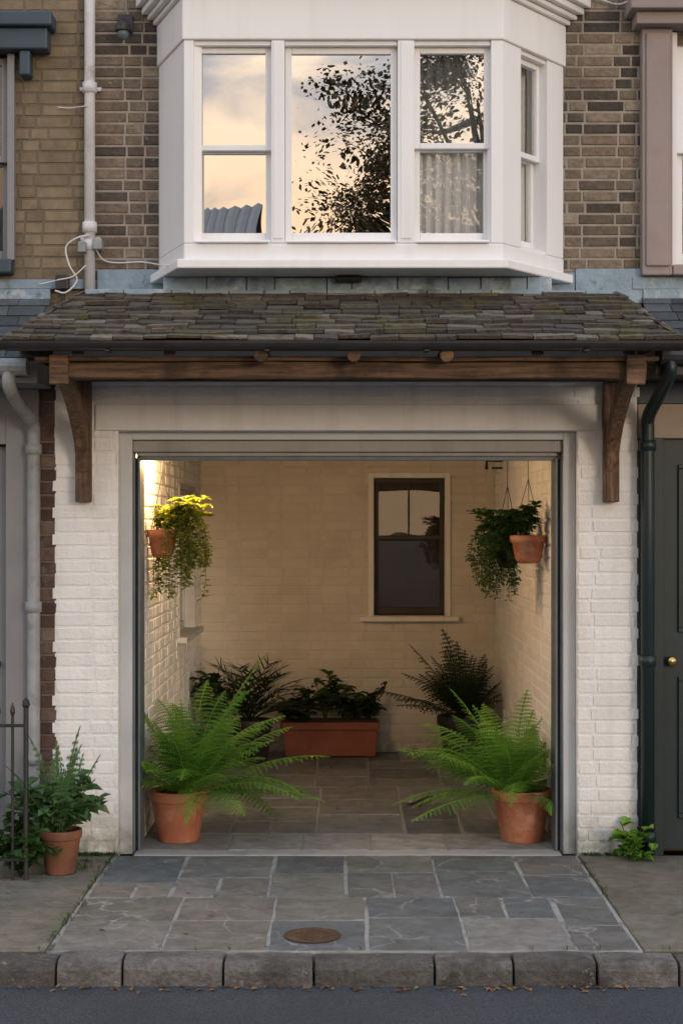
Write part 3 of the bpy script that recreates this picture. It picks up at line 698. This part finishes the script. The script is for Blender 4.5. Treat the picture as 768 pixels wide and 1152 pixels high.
slabs(m,cols(-1.30,1.28,-1.975,-1.0,(.38,.50),(.40,.62),.08),gap=.014,bev=.004,jx=.006)
slabs(m,cols(-1.30,1.28,-1.0,-.012,(.34,.50),(.30,.62),.15),gap=.014,bev=.004,jx=.006); make('driveway_paving',m,slab_m)
m=MB(); m.box(-1.31,1.29,-1.98,-.008,-.1,-.0034,.5); make('driveway_grout',m,grout)
m=MB(); slabs(m,cols(-7,-1.315,-1.975,-.002,(.62,.8),(.55,.8))); slabs(m,cols(1.295,7,-1.975,-.002,(.62,.8),(.5,.8))); make('pavement',m,slab_side)
m=MB(); m.box(-60,-1.3105,-1.98,-.0,-.1,-.008,.5); m.box(1.2905,60,-1.98,-.0,-.1,-.008,.5); make('pavement_bedding',m,dark_grout)
m=MB(); x=-8.0
def kstone(x0,x1):
    n=5; yj=R.uniform(-.008,.008); zt_=R.uniform(-.010,.004); vs=[];fs=[]
    for k in range(n+1):
        x=x0+(x1-x0)*k/n; e=.012 if k in(0,n) else 0
        for (y,z) in((-1.982,-.16),(-2.135+yj,-.16),(-2.135+yj+e*.5,-.045),(-2.122+yj+e*.5,-.014),(-2.10+yj,zt_-e*.5),(-1.982,zt_-e*.3)):
            vs.append((x,y+R.uniform(-.004,.004)*(y<-2),z+(R.uniform(-.003,.003) if z>-.1 else 0)))
    q=6
    for k in range(n):
        for j in range(q):
            l=(j+1)%q; fs.append((k*q+j,k*q+l,(k+1)*q+l,(k+1)*q+j))
    fs+=[tuple(range(q))[::-1],tuple(range(n*q,n*q+q))]
    m.add(vs,fs)
while x<8:
    w=R.uniform(.24,.56); kstone(x+.005,x+w-.005); x+=w
for a,b in((-60,-8.01),(x+.01,60)): m.box(a,b,-2.13,-1.982,-.16,0,.5)
make('kerb',m,kerb_m,bevel=.006,segs=2)
m=MB(); m.box(-60,60,-12,-9.6,-.16,.0,.5); make('pavement',m,slab_side)
m=MB(); m.box(-1.2,1.21,.012,.135,-.05,-.001,.5); make('door_threshold',m,conc,house,bevel=.006)
m=MB(); slabs(m,[(x,x+w,.14,.62) for x,w in((-1.2,.52),(-.68,.42),(-.26,.40),(.14,.44),(.58,.63))])
make('floor_border_slabs',m,slab_pale,house)
m=MB(); slabs(m,cols(-1.2,1.21,.62,2.3,(.32,.55),(.32,.66),.2),gap=.014); slabs(m,cols(-1.2,1.21,2.3,4.0,(.32,.55),(.32,.66),.2),gap=.014); make('garage_floor_slabs',m,slab_in,house)
m=MB(); m.box(-1.22,1.23,.13,4.0,-.1,-.0042,.5); make('garage_floor_bed',m,in_grout,house)

mh=empty('manhole_cover'); cx,cy=-.155,-1.74
m=MB(); m.lathe([(.128,.0035),(.128,.007),(.118,.008),(.116,.004)],cx,cy,40); m.lathe([(.1155,.004),(.1155,.0065),(.001,.0075)],cx,cy,40)
for i in range(-4,5):
    for j in range(-4,5):
        if i*i+j*j<17 and (i+j)%2==0: m.box(cx+i*.024-.008,cx+i*.024+.008,cy+j*.024-.008,cy+j*.024+.008,.0068,.0095,.6)
make('cover_plate',m,rust,mh)
m=MB()
gx,gy=.52,1.72; ax=Vector((.42,.9,0)).normalized(); pn=Vector((-ax.y,ax.x,0)); O4=Vector((gx,gy,0))
m.obox(O4,ax,pn,-.20,.20,-.045,-.037,.003,.007,.5);m.obox(O4,ax,pn,-.20,.20,.037,.045,.003,.007,.5)
for i in range(12): m.obox(O4,ax,pn,-.195+i*.034,-.18+i*.034,-.0365,.0365,.003,.0065,.5)
make('drain_grate',m,iron)
rl=empty('iron_railing'); m=MB()
for i in range(18):
    x=-1.745-i*.075
    m.tube([(x,-.62,0),(x,-.62,.86)],.008,8); m.lathe([(.008,.86),(.014,.88),(.011,.90),(.001,.93)],x,-.62,8)
m.box(-3.2,-1.67,-.632,-.608,.80,.815,.5); m.box(-3.2,-1.67,-.632,-.608,.10,.115,.5)
m.tube([(-1.675,-.62,0),(-1.675,-.62,.90)],.013,8); m.lathe([(.013,.90),(.022,.915),(.016,.94),(.001,.955)],-1.675,-.62,10)
make('rails',m,iron,rl)

# ---------------- plants
def fern(m,base,n,L,rs,Wd=.085,e0=(.9,1.45),droop=(.9,1.7),xlim=None,npin=24,thin=1.0,ymax=None,maxk=8,wall=0,rollamt=.35):
    R_=random.Random(rs)
    for i in range(n):
        az=2*math.pi*(i*.381966+R_.uniform(-.05,.05)); fr=i/n
        el=e0[1]+(e0[0]-e0[1])*fr+R_.uniform(-.15,.15); ln=L*R_.uniform(.75,1.08)
        if wall:
            k_=max(0,math.cos(az)*wall)*math.cos(el*.7); ln*=1-.5*k_; el+=.35*k_
        dr=R_.uniform(*droop); tw=R_.uniform(-.25,.25)
        p=Vector(base)+Vector((math.cos(az),math.sin(az),0))*.03; pts=[p.copy()];T=[]
        N_=22; 
        for k in range(N_):
            t=k/N_; e=el-dr*t**1.5; a=az+tw*t
            d=Vector((math.cos(a)*math.cos(e),math.sin(a)*math.cos(e),math.sin(e))); T.append(d)
            p=p+d*ln/N_; pts.append(p.copy())
        T.append(T[-1])
        if xlim:
            for q in pts: q.x=min(max(q.x,xlim[0]+.02),xlim[1]-.02)
        base_r=R_.random()*.65; roll=R_.uniform(-rollamt,rollamt)
        m.tube([pts[k] for k in range(0,N_+1,3)]+[pts[-1]],[.003]*(len(range(0,N_+1,3)))+[.0012],4,.75,caps=False)
        for q in range(npin):
            t=.12+.88*(q+.5)/npin; fidx=t*N_; k=min(int(fidx),N_-1); pp=pts[k].lerp(pts[k+1],fidx-k); d=T[k]
            s=d.cross(Vector((0,0,1)))
            if s.length<.3: s=(Vector((-math.sin(az),math.cos(az),0))*.4+s)
            s.normalize(); up=s.cross(d).normalized(); s=(s*math.cos(roll)+up*math.sin(roll)).normalized(); up=s.cross(d).normalized()
            prof=min(1,(t-.04)/.30)**.8*(1-((t-.34)/.68)**1.3 if t>.34 else 1); prof=max(prof,.05)
            for sg in(-1,1):
                pl=Wd*prof*R_.uniform(.85,1.1)*(ln/L)**.5
                dd=(s*sg+d*.5+up*R_.uniform(-.10,.14)-Vector((0,0,.10))).normalized()
                w=ln/npin*.50*thin; cr=d
                nk=max(3,min(maxk,int(pl/.010)))
                r_=min(1,max(0,base_r+.35*t+R_.uniform(-.14,.14)))
                vs=[];fs=[]
                for a_ in range(nk):
                    f0=a_/nk;f1=(a_+1)/nk; w0=w*(1-f0**1.5*.85)
                    q0=pp+dd*pl*f0-Vector((0,0,.25*pl*f0*f0)); q1=pp+dd*pl*f1-Vector((0,0,.25*pl*f1*f1)); b_=len(vs)
                    tipA=q0.lerp(q1,.85)+cr*w0*.9+up*w0*.15; tipB=q0.lerp(q1,.85)-cr*w0*.9+up*w0*.15
                    vs+=[q0,q1,tipA,tipB]; fs+=[(b_,b_+1,b_+2),(b_+1,b_,b_+3)]
                if xlim: 
                    for v in vs:
                        if v.x<xlim[0]: v.x=xlim[0]+.004*R_.random()
                        if v.x>xlim[1]: v.x=xlim[1]-.004*R_.random()
                if ymax is not None:
                    for v in vs:
                        if v.y>ymax: v.y=ymax-.005*R_.random()
                m.add(vs,fs,r_)
def leafquad(m,p,d,up,L,W,r,fold=.25,mi=0):
    d=d.normalized(); s=d.cross(up)
    if s.length<.05: s=Vector((1,0,0))
    s.normalize(); u=s.cross(d)
    vs=[p,p+d*L*.35+s*W*.5+u*W*fold,p+d*L*.7+s*W*.38+u*W*fold*.8,p+d*L-u*L*.12,p+d*L*.7-s*W*.38+u*W*fold*.8,p+d*L*.35-s*W*.5+u*W*fold,p+d*L*.5]
    m.add(vs,[(0,1,6),(1,2,6),(2,3,6),(3,4,6),(4,5,6),(5,0,6)],r,mi)
def bush(m,c,n,h,spread,leafL,leafW,rs,xlim=None,stems=9,lean=0,ymax=None):
    R_=random.Random(rs)
    for s in range(stems):
        az=R_.uniform(0,2*math.pi); sp=R_.uniform(.2,1)*spread; hh=h*R_.uniform(.45,1.05)
        tip=Vector(c)+Vector((math.cos(az)*sp+lean,math.sin(az)*sp*.7,hh))
        if xlim: tip.x=min(max(tip.x,xlim[0]+.03),xlim[1]-.03)
        if ymax is not None: tip.y=min(tip.y,ymax-.04)
        mid=Vector(c).lerp(tip,.5)+Vector((0,0,h*.12))
        pts=smooth_arc([c,mid,tip],5); m.tube(pts,.003,5,.1,caps=False)
        for k in range(n//stems):
            t=R_.uniform(.2,1.0); q=pts[min(int(t*(len(pts)-1)),len(pts)-1)]
            a=R_.uniform(0,2*math.pi); d=Vector((math.cos(a),math.sin(a),R_.uniform(-.3,.7)))
            sz=R_.uniform(.5,1.15); leafquad(m,q,d,Vector((R_.uniform(-.3,.3),R_.uniform(-.3,.3),1)),leafL*sz,leafW*sz,R_.random())
def pot(par,cx,cy,rt,rb,h,mat,z0=0,name='pot'):
    m=MB(); rim=h*.2
    m.lathe([(.001,z0+.002),(rb,z0+.002),(rb*1.02,z0+.008),(rt*.93,z0+h-rim),(rt,z0+h-rim+.002),(rt*1.02,z0+h-.006),(rt*1.0,z0+h),(rt*.90,z0+h),(rt*.88,z0+h-.03)],cx,cy,36)
    o=make(name,m,mat,par,smooth=True)
    e=o.modifiers.new('b','BEVEL'); e.width=.003; e.segments=2; e.limit_method='ANGLE'; e.angle_limit=math.radians(35)
    m=MB(); m.lathe([(rt*.895,z0+h-.025),(.001,z0+h-.015)],cx,cy,24); make('soil',m,soil,par)

pf=empty('potted_fern'); pot(pf,-.99,.42,.170,.118,.30,terracotta)
m=MB(); fern(m,(-.93,.40,.27),48,.86,3,.175,(.10,1.38),(.35,1.25),(-1.19,9),npin=22,maxk=9,wall=-1,thin=.98); make('fronds',m,fern_m,pf)
pf=empty('potted_fern'); pot(pf,1.03,.42,.175,.12,.305,terracotta)
m=MB(); fern(m,(.97,.40,.27),46,.76,8,.165,(.10,1.38),(.35,1.25),(-9,1.17),npin=22,maxk=9,wall=1,thin=.98); make('fronds',m,fern_m,pf)
pf=empty('potted_fern'); pot(pf,.92,3.35,.22,.15,.38,dark_pot)
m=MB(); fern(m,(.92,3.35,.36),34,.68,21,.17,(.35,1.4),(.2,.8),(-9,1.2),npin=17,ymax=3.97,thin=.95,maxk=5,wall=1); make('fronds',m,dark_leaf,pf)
def palm(m,base,n,L,rs,xlim,ymax):
    R_=random.Random(rs)
    for i in range(n):
        az=R_.uniform(0,6.283); el=R_.uniform(.5,1.4); ln=L*R_.uniform(.6,1)
        p=Vector(base); pts=[p.copy()]
        for k in range(8):
            e=el-.9*(k/8)**1.5; p=p+Vector((math.cos(az)*math.cos(e),math.sin(az)*math.cos(e),math.sin(e)))*ln/8; pts.append(p.copy())
        for k in range(2,9):
            q=pts[k]; d=(pts[k]-pts[k-1]).normalized(); s=d.cross(Vector((0,0,1))).normalized()
            for sg in(-1,1):
                for _ in range(2):
                    dd=(s*sg*R_.uniform(.5,1)+d*.9+Vector((0,0,R_.uniform(-.3,.2)))).normalized(); e_=q+dd*ln*R_.uniform(.25,.4)
                    e_.x=min(max(e_.x,xlim[0]),xlim[1]); e_.y=min(e_.y,ymax)
                    w=d*.008; m.add([q-w,q.lerp(e_,.4)-w,e_,q.lerp(e_,.4)+w,q+w],[(0,1,2,3,4)])
        m.tube(pts,.003,4,.2,caps=False)
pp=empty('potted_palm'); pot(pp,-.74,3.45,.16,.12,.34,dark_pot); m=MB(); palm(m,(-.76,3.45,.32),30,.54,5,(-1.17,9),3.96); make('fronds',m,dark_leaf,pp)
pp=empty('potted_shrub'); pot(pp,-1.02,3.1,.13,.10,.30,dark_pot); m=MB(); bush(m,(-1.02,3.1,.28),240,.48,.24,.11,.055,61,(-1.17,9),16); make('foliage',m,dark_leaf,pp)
tr=empty('planter_trough'); m=MB()
x0,x1,y0,y1,h=-.52,.26,3.66,3.90,.285
def frus(xa,xb,ya,yb,za,zb,tp): 
    vs=[(xa+tp,ya+tp,za),(xb-tp,ya+tp,za),(xb-tp,yb-tp,za),(xa+tp,yb-tp,za),(xa,ya,zb),(xb,ya,zb),(xb,yb,zb),(xa,yb,zb)]
    m.add(vs,[(0,3,2,1),(4,5,6,7),(0,1,5,4),(1,2,6,5),(2,3,7,6),(3,0,4,7)],.5)
frus(x0+.012,x1-.012,y0+.012,y1-.012,.012,h-.06,.02); frus(x0,x1,y0,y1,h-.0598,h,.0); m.box(x0+.05,x0+.12,y0+.05,y1-.05,0,.0118,.5); m.box(x1-.12,x1-.05,y0+.05,y1-.05,0,.0118,.5)
make('trough',m,plastic_terra,tr,bevel=.008)
m=MB(); m.box(x0+.02,x1-.02,y0+.02,y1-.02,h+.0005,h+.012,.5); make('soil',m,soil,tr,bevel=.006)
m=MB()
for k,(xx,hh,sp) in enumerate([(-.44,.17,.14),(-.33,.26,.16),(-.17,.38,.18),(-.03,.30,.16),(.08,.18,.16),(.18,.22,.14)]):
    bush(m,(xx,3.78,h),80,hh,sp,.12,.055,30+k,None,10,ymax=3.97)
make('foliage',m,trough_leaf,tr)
m=MB(); m.tube(smooth_arc([(.14,3.76,h),(.2,3.74,.42),(.28,3.72,.50),(.31,3.72,.60),(.27,3.72,.58)]),.005,6,.1)
for k in range(14): leafquad(m,Vector((.16+.011*k,3.74,.36+.016*k)),Vector((R.uniform(-1,1),-.5,R.uniform(-.3,.8))),Vector((0,0,1)),.08,.035,R.random())
make('branch',m,trough_leaf,tr)

def hanging(name,cx,cy,zt,rt,leafm,potm,rs,side,zh=2.44,droop=.33,nst=26,shift=.0,lf=(.038,.020),front=True):
    e=empty(name); h=.17
    m=MB(); z0=zt-h
    m.lathe([(.001,z0),(rt*.55,z0+.002),(rt*.72,z0+.03),(rt*.9,zt-.045),(rt,zt-.043),(rt*1.03,zt),(rt*.92,zt),(rt*.9,zt-.02)],cx,cy,30); make('bowl',m,potm,e,smooth=True)
    m=MB(); m.lathe([(rt*.91,zt-.015),(.001,zt-.01)],cx,cy,20); make('soil',m,soil,e)
    m=MB()
    for k in range(3):
        a=.5+2.094*k; m.tube([(cx+rt*.95*math.cos(a),cy+rt*.95*math.sin(a),zt-.01),(cx,cy,zt+.34)],.0022,5)
    m.tube([(cx,cy,zt+.335),(cx,cy,zh)],.0025,5)
    m.tube(smooth_arc([(cx,cy,zh-.01),(cx+.01*side,cy,zh+.01),(cx+.03*side,cy,zh+.0),(1.2*side if side>0 else -1.2,cy,zh)]),.006,6)
    make('hanger',m,iron,e)
    m=MB(); R_=random.Random(rs)
    for s in range(nst):
        az=R_.uniform(0,6.283)
        if not front and math.sin(az)<-.2 : az=-az
        out=R_.uniform(.4,1)*rt*1.5; dl=R_.uniform(.25,1)*droop
        sh=R_.uniform(.2,1)*shift
        ox=math.cos(az)*out+sh; oy=math.sin(az)*out
        up=R_.uniform(.03,.15)
        c=Vector((cx,cy,zt)); P=[c,c+Vector((ox*.6,oy*.6,up)),c+Vector((ox,oy,up*.3)),c+Vector((ox*1.15,oy*1.15,-dl*.6)),c+Vector((ox*1.1,oy*1.1,-dl))]
        for p in P: p.x=max(-1.165,min(1.175,p.x))
        pts=smooth_arc(P,7); m.tube(pts,.0016,4,.1,caps=False)
        for q in range(3,len(pts)):
            for _ in range(3):
                a=R_.uniform(0,6.283); d=Vector((math.cos(a),math.sin(a),R_.uniform(-.6,.3)))
                sz=R_.uniform(.5,1.1); leafquad(m,pts[q]+Vector((R_.uniform(-.008,.008),)*3),d,Vector((0,0,1)),lf[0]*sz,lf[1]*sz,R_.random())
    for s in range(14):
        az=R_.uniform(0,6.283); c=Vector((cx,cy,zt)); tip=c+Vector((math.cos(az)*rt*1.5+shift*.7,math.sin(az)*rt*1.3,R_.uniform(.06,.19)))
        tip.x=max(-1.165,min(1.175,tip.x))
        pts=smooth_arc([c,c.lerp(tip,.5)+Vector((0,0,.05)),tip],6)
        for q in pts[2:]:
            for _ in range(4):
                a=R_.uniform(0,6.283); leafquad(m,q,Vector((math.cos(a),math.sin(a),R_.uniform(-.1,.6))),Vector((0,0,1)),lf[0]*1.4,lf[1]*1.1,R_.random())
    make('foliage',m,leafm,e)
hanging('hanging_basket',-1.10,.55,1.83,.092,trail_leaf,terracotta,4,-1,droop=.42,nst=34,shift=.21,lf=(.042,.022))
hanging('hanging_basket',1.09,.62,1.795,.108,mid_leaf,terracotta,9,1,droop=.14,nst=14,shift=-.16,front=False)
hanging('hanging_basket',1.00,.95,1.76,.09,mid_leaf,dark_pot,14,1,droop=.36,nst=34,shift=-.12)

op=empty('potted_shrub'); pot(op,-1.525,-.45,.112,.078,.235,terracotta_old)
m=MB()
bush(m,(-1.525,-.45,.2),460,.30,.34,.095,.08,71,None,22); make('foliage',m,sage_leaf,op)
m=MB(); fern(m,(-1.54,-.45,.2),12,.56,72,.075,(.95,1.5),(.2,.6),None,npin=13,maxk=3,thin=1.1)
make('sprigs',m,sage_leaf,op)
wd=MB()
bush(wd,(-1.72,-.54,0),300,.28,.26,.08,.065,81,None,18); bush(wd,(-1.80,-.30,0),120,.34,.14,.07,.05,82,None,8)
make('ivy_plant',wd,mid_leaf)
wd=MB()
bush(wd,(1.565,-.12,0),60,.22,.10,.085,.07,84,None,9); bush(wd,(1.62,-.16,0),26,.08,.14,.06,.05,85,None,5)
make('ivy_plant',wd,fern_m)
wd=MB()
def tuft(x,y,n,s,z=0):
    for _ in range(n):
        a=R.uniform(0,6.283); r=abs(R.gauss(0,s)); p=Vector((x+r*math.cos(a),y+r*math.sin(a)*.6,z))
        leafquad(wd,p,Vector((R.uniform(-.6,.6),R.uniform(-.6,.6),1)),Vector((1,0,.1)),R.uniform(.012,.03),.008,R.random())
for i in range(46): tuft(-1.31+R.gauss(0,.012),-.05-1.9*R.random()**1.3,4,.014)
for i in range(14): tuft(1.29+R.gauss(0,.01),R.uniform(-1.0,-.05),4,.012)
for i in range(46): tuft(R.uniform(-1.64,-1.29),-.02,7,.022)
for i in range(30): tuft(R.uniform(1.3,1.65),-.02,6,.02)
for i in range(30): tuft(R.uniform(-1.66,-1.4),R.uniform(-.5,-.1),6,.03)
for i in range(26): tuft(R.uniform(-3,3),-1.978,3,.012)
make('moss_tufts',wd,mid_leaf)
fl=MB()
for i in range(120):
    x=R.uniform(-1.75,1.75); y=-2.15-abs(R.gauss(0,.035)); z=-.108
    if R.random()<.10: y=R.uniform(-1.9,-.1); z=.003
    a=R.uniform(0,6.283); leafquad(fl,Vector((x,y,z)),Vector((math.cos(a),math.sin(a),R.uniform(0,.2))),Vector((R.uniform(-.3,.3),R.uniform(-.3,.3),1)),R.uniform(.02,.05),R.uniform(.01,.025),R.random(),.15)
make('fallen_leaves',fl,deadleaf)

# ---------------- opposite side of the street (seen reflected in the windows)
def tree(x,y,h,rs,cr,dens=1):
    R_=random.Random(rs); e=empty('street_tree'); m=MB()
    trunk=[(x,y,-.05),(x+.1,y,h*.2),(x-.05,y+.1,h*.4),(x+.1,y,h*.6),(x,y,h*.82)]
    m.tube(smooth_arc(trunk,5),[.26-.22*k/20 for k in range(21)],10,.5)
    lf=MB(); ends=[]
    for i in range(30):
        z=h*R_.uniform(.35,.8); az=R_.uniform(0,6.283); ln=cr*R_.uniform(.5,1.05)
        st=Vector((x,y,z)); en=st+Vector((math.cos(az)*ln,math.sin(az)*ln,ln*R_.uniform(.15,.7)))
        md=st.lerp(en,.5)+Vector((0,0,-.15))
        pts=smooth_arc([st,md,en],4); m.tube(pts,[.07-.06*k/8 for k in range(9)],6,.5)
        for k in range(3):
            q=pts[R_.randint(4,8)]; e2=q+Vector((R_.uniform(-1,1),R_.uniform(-1,1),R_.uniform(-.2,.9)))*cr*.33
            m.tube([q,q.lerp(e2,.5)+Vector((0,0,.05)),e2],[.025,.015,.006],5,.5); ends.append(e2)
        ends.append(en)
    for c in ends:
        n=int(R_.randint(150,280)*dens); sg=cr*R_.uniform(.06,.14)
        for _ in range(n):
            p=c+Vector((R_.gauss(0,sg),R_.gauss(0,sg),R_.gauss(0,sg*.75)))
            d=Vector((R_.uniform(-1,1),R_.uniform(-1,1),R_.uniform(-1,.4))).normalized(); s_=d.cross(Vector((R_.uniform(-1,1),R_.uniform(-1,1),1))).normalized(); LL=R_.uniform(.07,.14); WW=LL*.36
            lf.add([p,p+d*LL*.5+s_*WW,p+d*LL,p+d*LL*.5-s_*WW],[(0,1,2,3)],R_.random())
    make('trunk',m,bark,e,smooth=True); make('crown',lf,tree_leaf,e)
tree(2.7,-24,12.7,5,3.1)
tree(20,-11,11.5,6,2.8,.5)
oh=empty('brick_house')
m=MB(); m.box(-14,-1.9,-29,-21,-.05,6.4,.5); m.add([(-14,-21,6.4),(-14,-29,6.4),(-14,-25,8.6)],[(0,1,2)],.5); m.add([(-1.9,-21,6.4),(-1.9,-29,6.4),(-1.9,-25,8.6)],[(2,1,0)],.5); make('walls',m,far_brick,oh)
m=MB()
for i in range(60):
    xa=-14.2+i*.207
    m.add([(xa,-20.7,6.35),(xa+.1,-20.7,6.40),(xa+.2,-20.7,6.35),(xa+.2,-25,8.65),(xa+.1,-25,8.72),(xa,-25,8.65)],[(0,1,4,5),(1,2,3,4)])
    m.add([(xa,-29.3,6.35),(xa+.1,-29.3,6.40),(xa+.2,-29.3,6.35),(xa+.2,-25,8.65),(xa+.1,-25,8.72),(xa,-25,8.65)],[(5,4,1,0),(4,3,2,1)])
make('roof',m,grey_paint,oh)
f=MB();g=MB()
for zz in(1.0,4.0):
    for xx in(-12.5,-9.5,-6.5,-3.5):
        if zz<2 and xx==-6.5: continue
        sash(f,g,(0,-21,0),X_,(0,1,0),xx-.6,xx+.6,zz,zz+1.6,zz+.8,.06,-.06)
f.box(-7,-6,-21.0,-20.93,0,2.1,.5)
make('window_frames',f,white_paint,oh); make('window_panes',g,glass_dim,oh)

# ---------------- world, sun, camera
w=bpy.data.worlds.new('World'); C.world=w; w.use_nodes=True; nt=w.node_tree; ns=nt.nodes
bg=ns['Background']; sky=ns.new('ShaderNodeTexSky'); sky.sky_type='NISHITA'; sky.sun_disc=False
EL=math.radians(8); AZ=math.radians(150)
sky.sun_elevation=EL; sky.sun_rotation=AZ; sky.altitude=50; sky.dust_density=1.0
tc=ns.new('ShaderNodeTexCoord'); mp=ns.new('ShaderNodeMapping'); mp.inputs['Scale'].default_value=(1,1,2.2); mp.inputs['Location'].default_value=(.35,.1,.45); nt.links.new(tc.outputs['Generated'],mp.inputs[0])
nz=ns.new('ShaderNodeTexNoise'); nz.inputs['Scale'].default_value=7.0; nz.inputs['Detail'].default_value=8; nz.inputs['Roughness'].default_value=.58; nz.inputs['Distortion'].default_value=.3
nt.links.new(mp.outputs[0],nz.inputs['Vector'])
rp=ns.new('ShaderNodeValToRGB'); rp.color_ramp.elements[0].position=.38; rp.color_ramp.elements[1].position=.56; nt.links.new(nz.outputs['Fac'],rp.inputs[0])
sp=ns.new('ShaderNodeSeparateXYZ'); nt.links.new(tc.outputs['Generated'],sp.inputs[0])
# thin haze between the clouds: peach near the horizon, pale blue above
r3=ns.new('ShaderNodeValToRGB'); r3.color_ramp.elements[0].position=.17; r3.color_ramp.elements[0].color=(.95,.66,.46,1); r3.color_ramp.elements[1].position=.36; r3.color_ramp.elements[1].color=(.48,.60,.80,1)
nt.links.new(sp.outputs['Z'],r3.inputs[0])
m3=ns.new('ShaderNodeVectorMath'); m3.operation='SCALE'; m3.inputs['Scale'].default_value=10.0; nt.links.new(r3.outputs[0],m3.inputs[0])
hz=ns.new('ShaderNodeMix'); hz.data_type='RGBA'; hz.inputs[0].default_value=.65; nt.links.new(sky.outputs[0],hz.inputs[6]); nt.links.new(m3.outputs[0],hz.inputs[7])
mx=ns.new('ShaderNodeMix'); mx.data_type='RGBA'; nt.links.new(rp.outputs[0],mx.inputs[0]); nt.links.new(hz.outputs[2],mx.inputs[6])
r2=ns.new('ShaderNodeValToRGB'); r2.color_ramp.elements[0].position=.16; r2.color_ramp.elements[0].color=(1,.67,.40,1); r2.color_ramp.elements[1].position=.46; r2.color_ramp.elements[1].color=(.74,.80,.93,1)
e_=r2.color_ramp.elements.new(.31); e_.color=(1,.83,.66,1)
nt.links.new(sp.outputs['Z'],r2.inputs[0])
ml=ns.new('ShaderNodeVectorMath'); ml.operation='SCALE'; ml.inputs['Scale'].default_value=13.0; nt.links.new(r2.outputs[0],ml.inputs[0]); nt.links.new(ml.outputs[0],mx.inputs[7])
nt.links.new(mx.outputs[2],bg.inputs['Color']); bg.inputs['Strength'].default_value=.145
S_=bpy.data.lights.new('sun','SUN'); S_.energy=.75; S_.angle=math.radians(12); S_.color=(1,.84,.66)
so=bpy.data.objects.new('sun',S_); C.collection.objects.link(so)
sd=Vector((math.sin(AZ)*math.cos(EL),math.cos(AZ)*math.cos(EL),math.sin(EL)))
so.rotation_euler=sd.to_track_quat('Z','Y').to_euler(); so.location=(5,-10,10)
cam=bpy.data.cameras.new('camera'); co=bpy.data.objects.new('camera',cam); C.collection.objects.link(co); C.camera=co
co.location=(0,-8.8,1.85); co.rotation_euler=(math.radians(90),0,0)
cam.sensor_fit='AUTO'; cam.sensor_width=36; cam.lens=55; cam.shift_y=16/1152; cam.shift_x=-6/1152; cam.clip_end=1000; cam.clip_start=.1
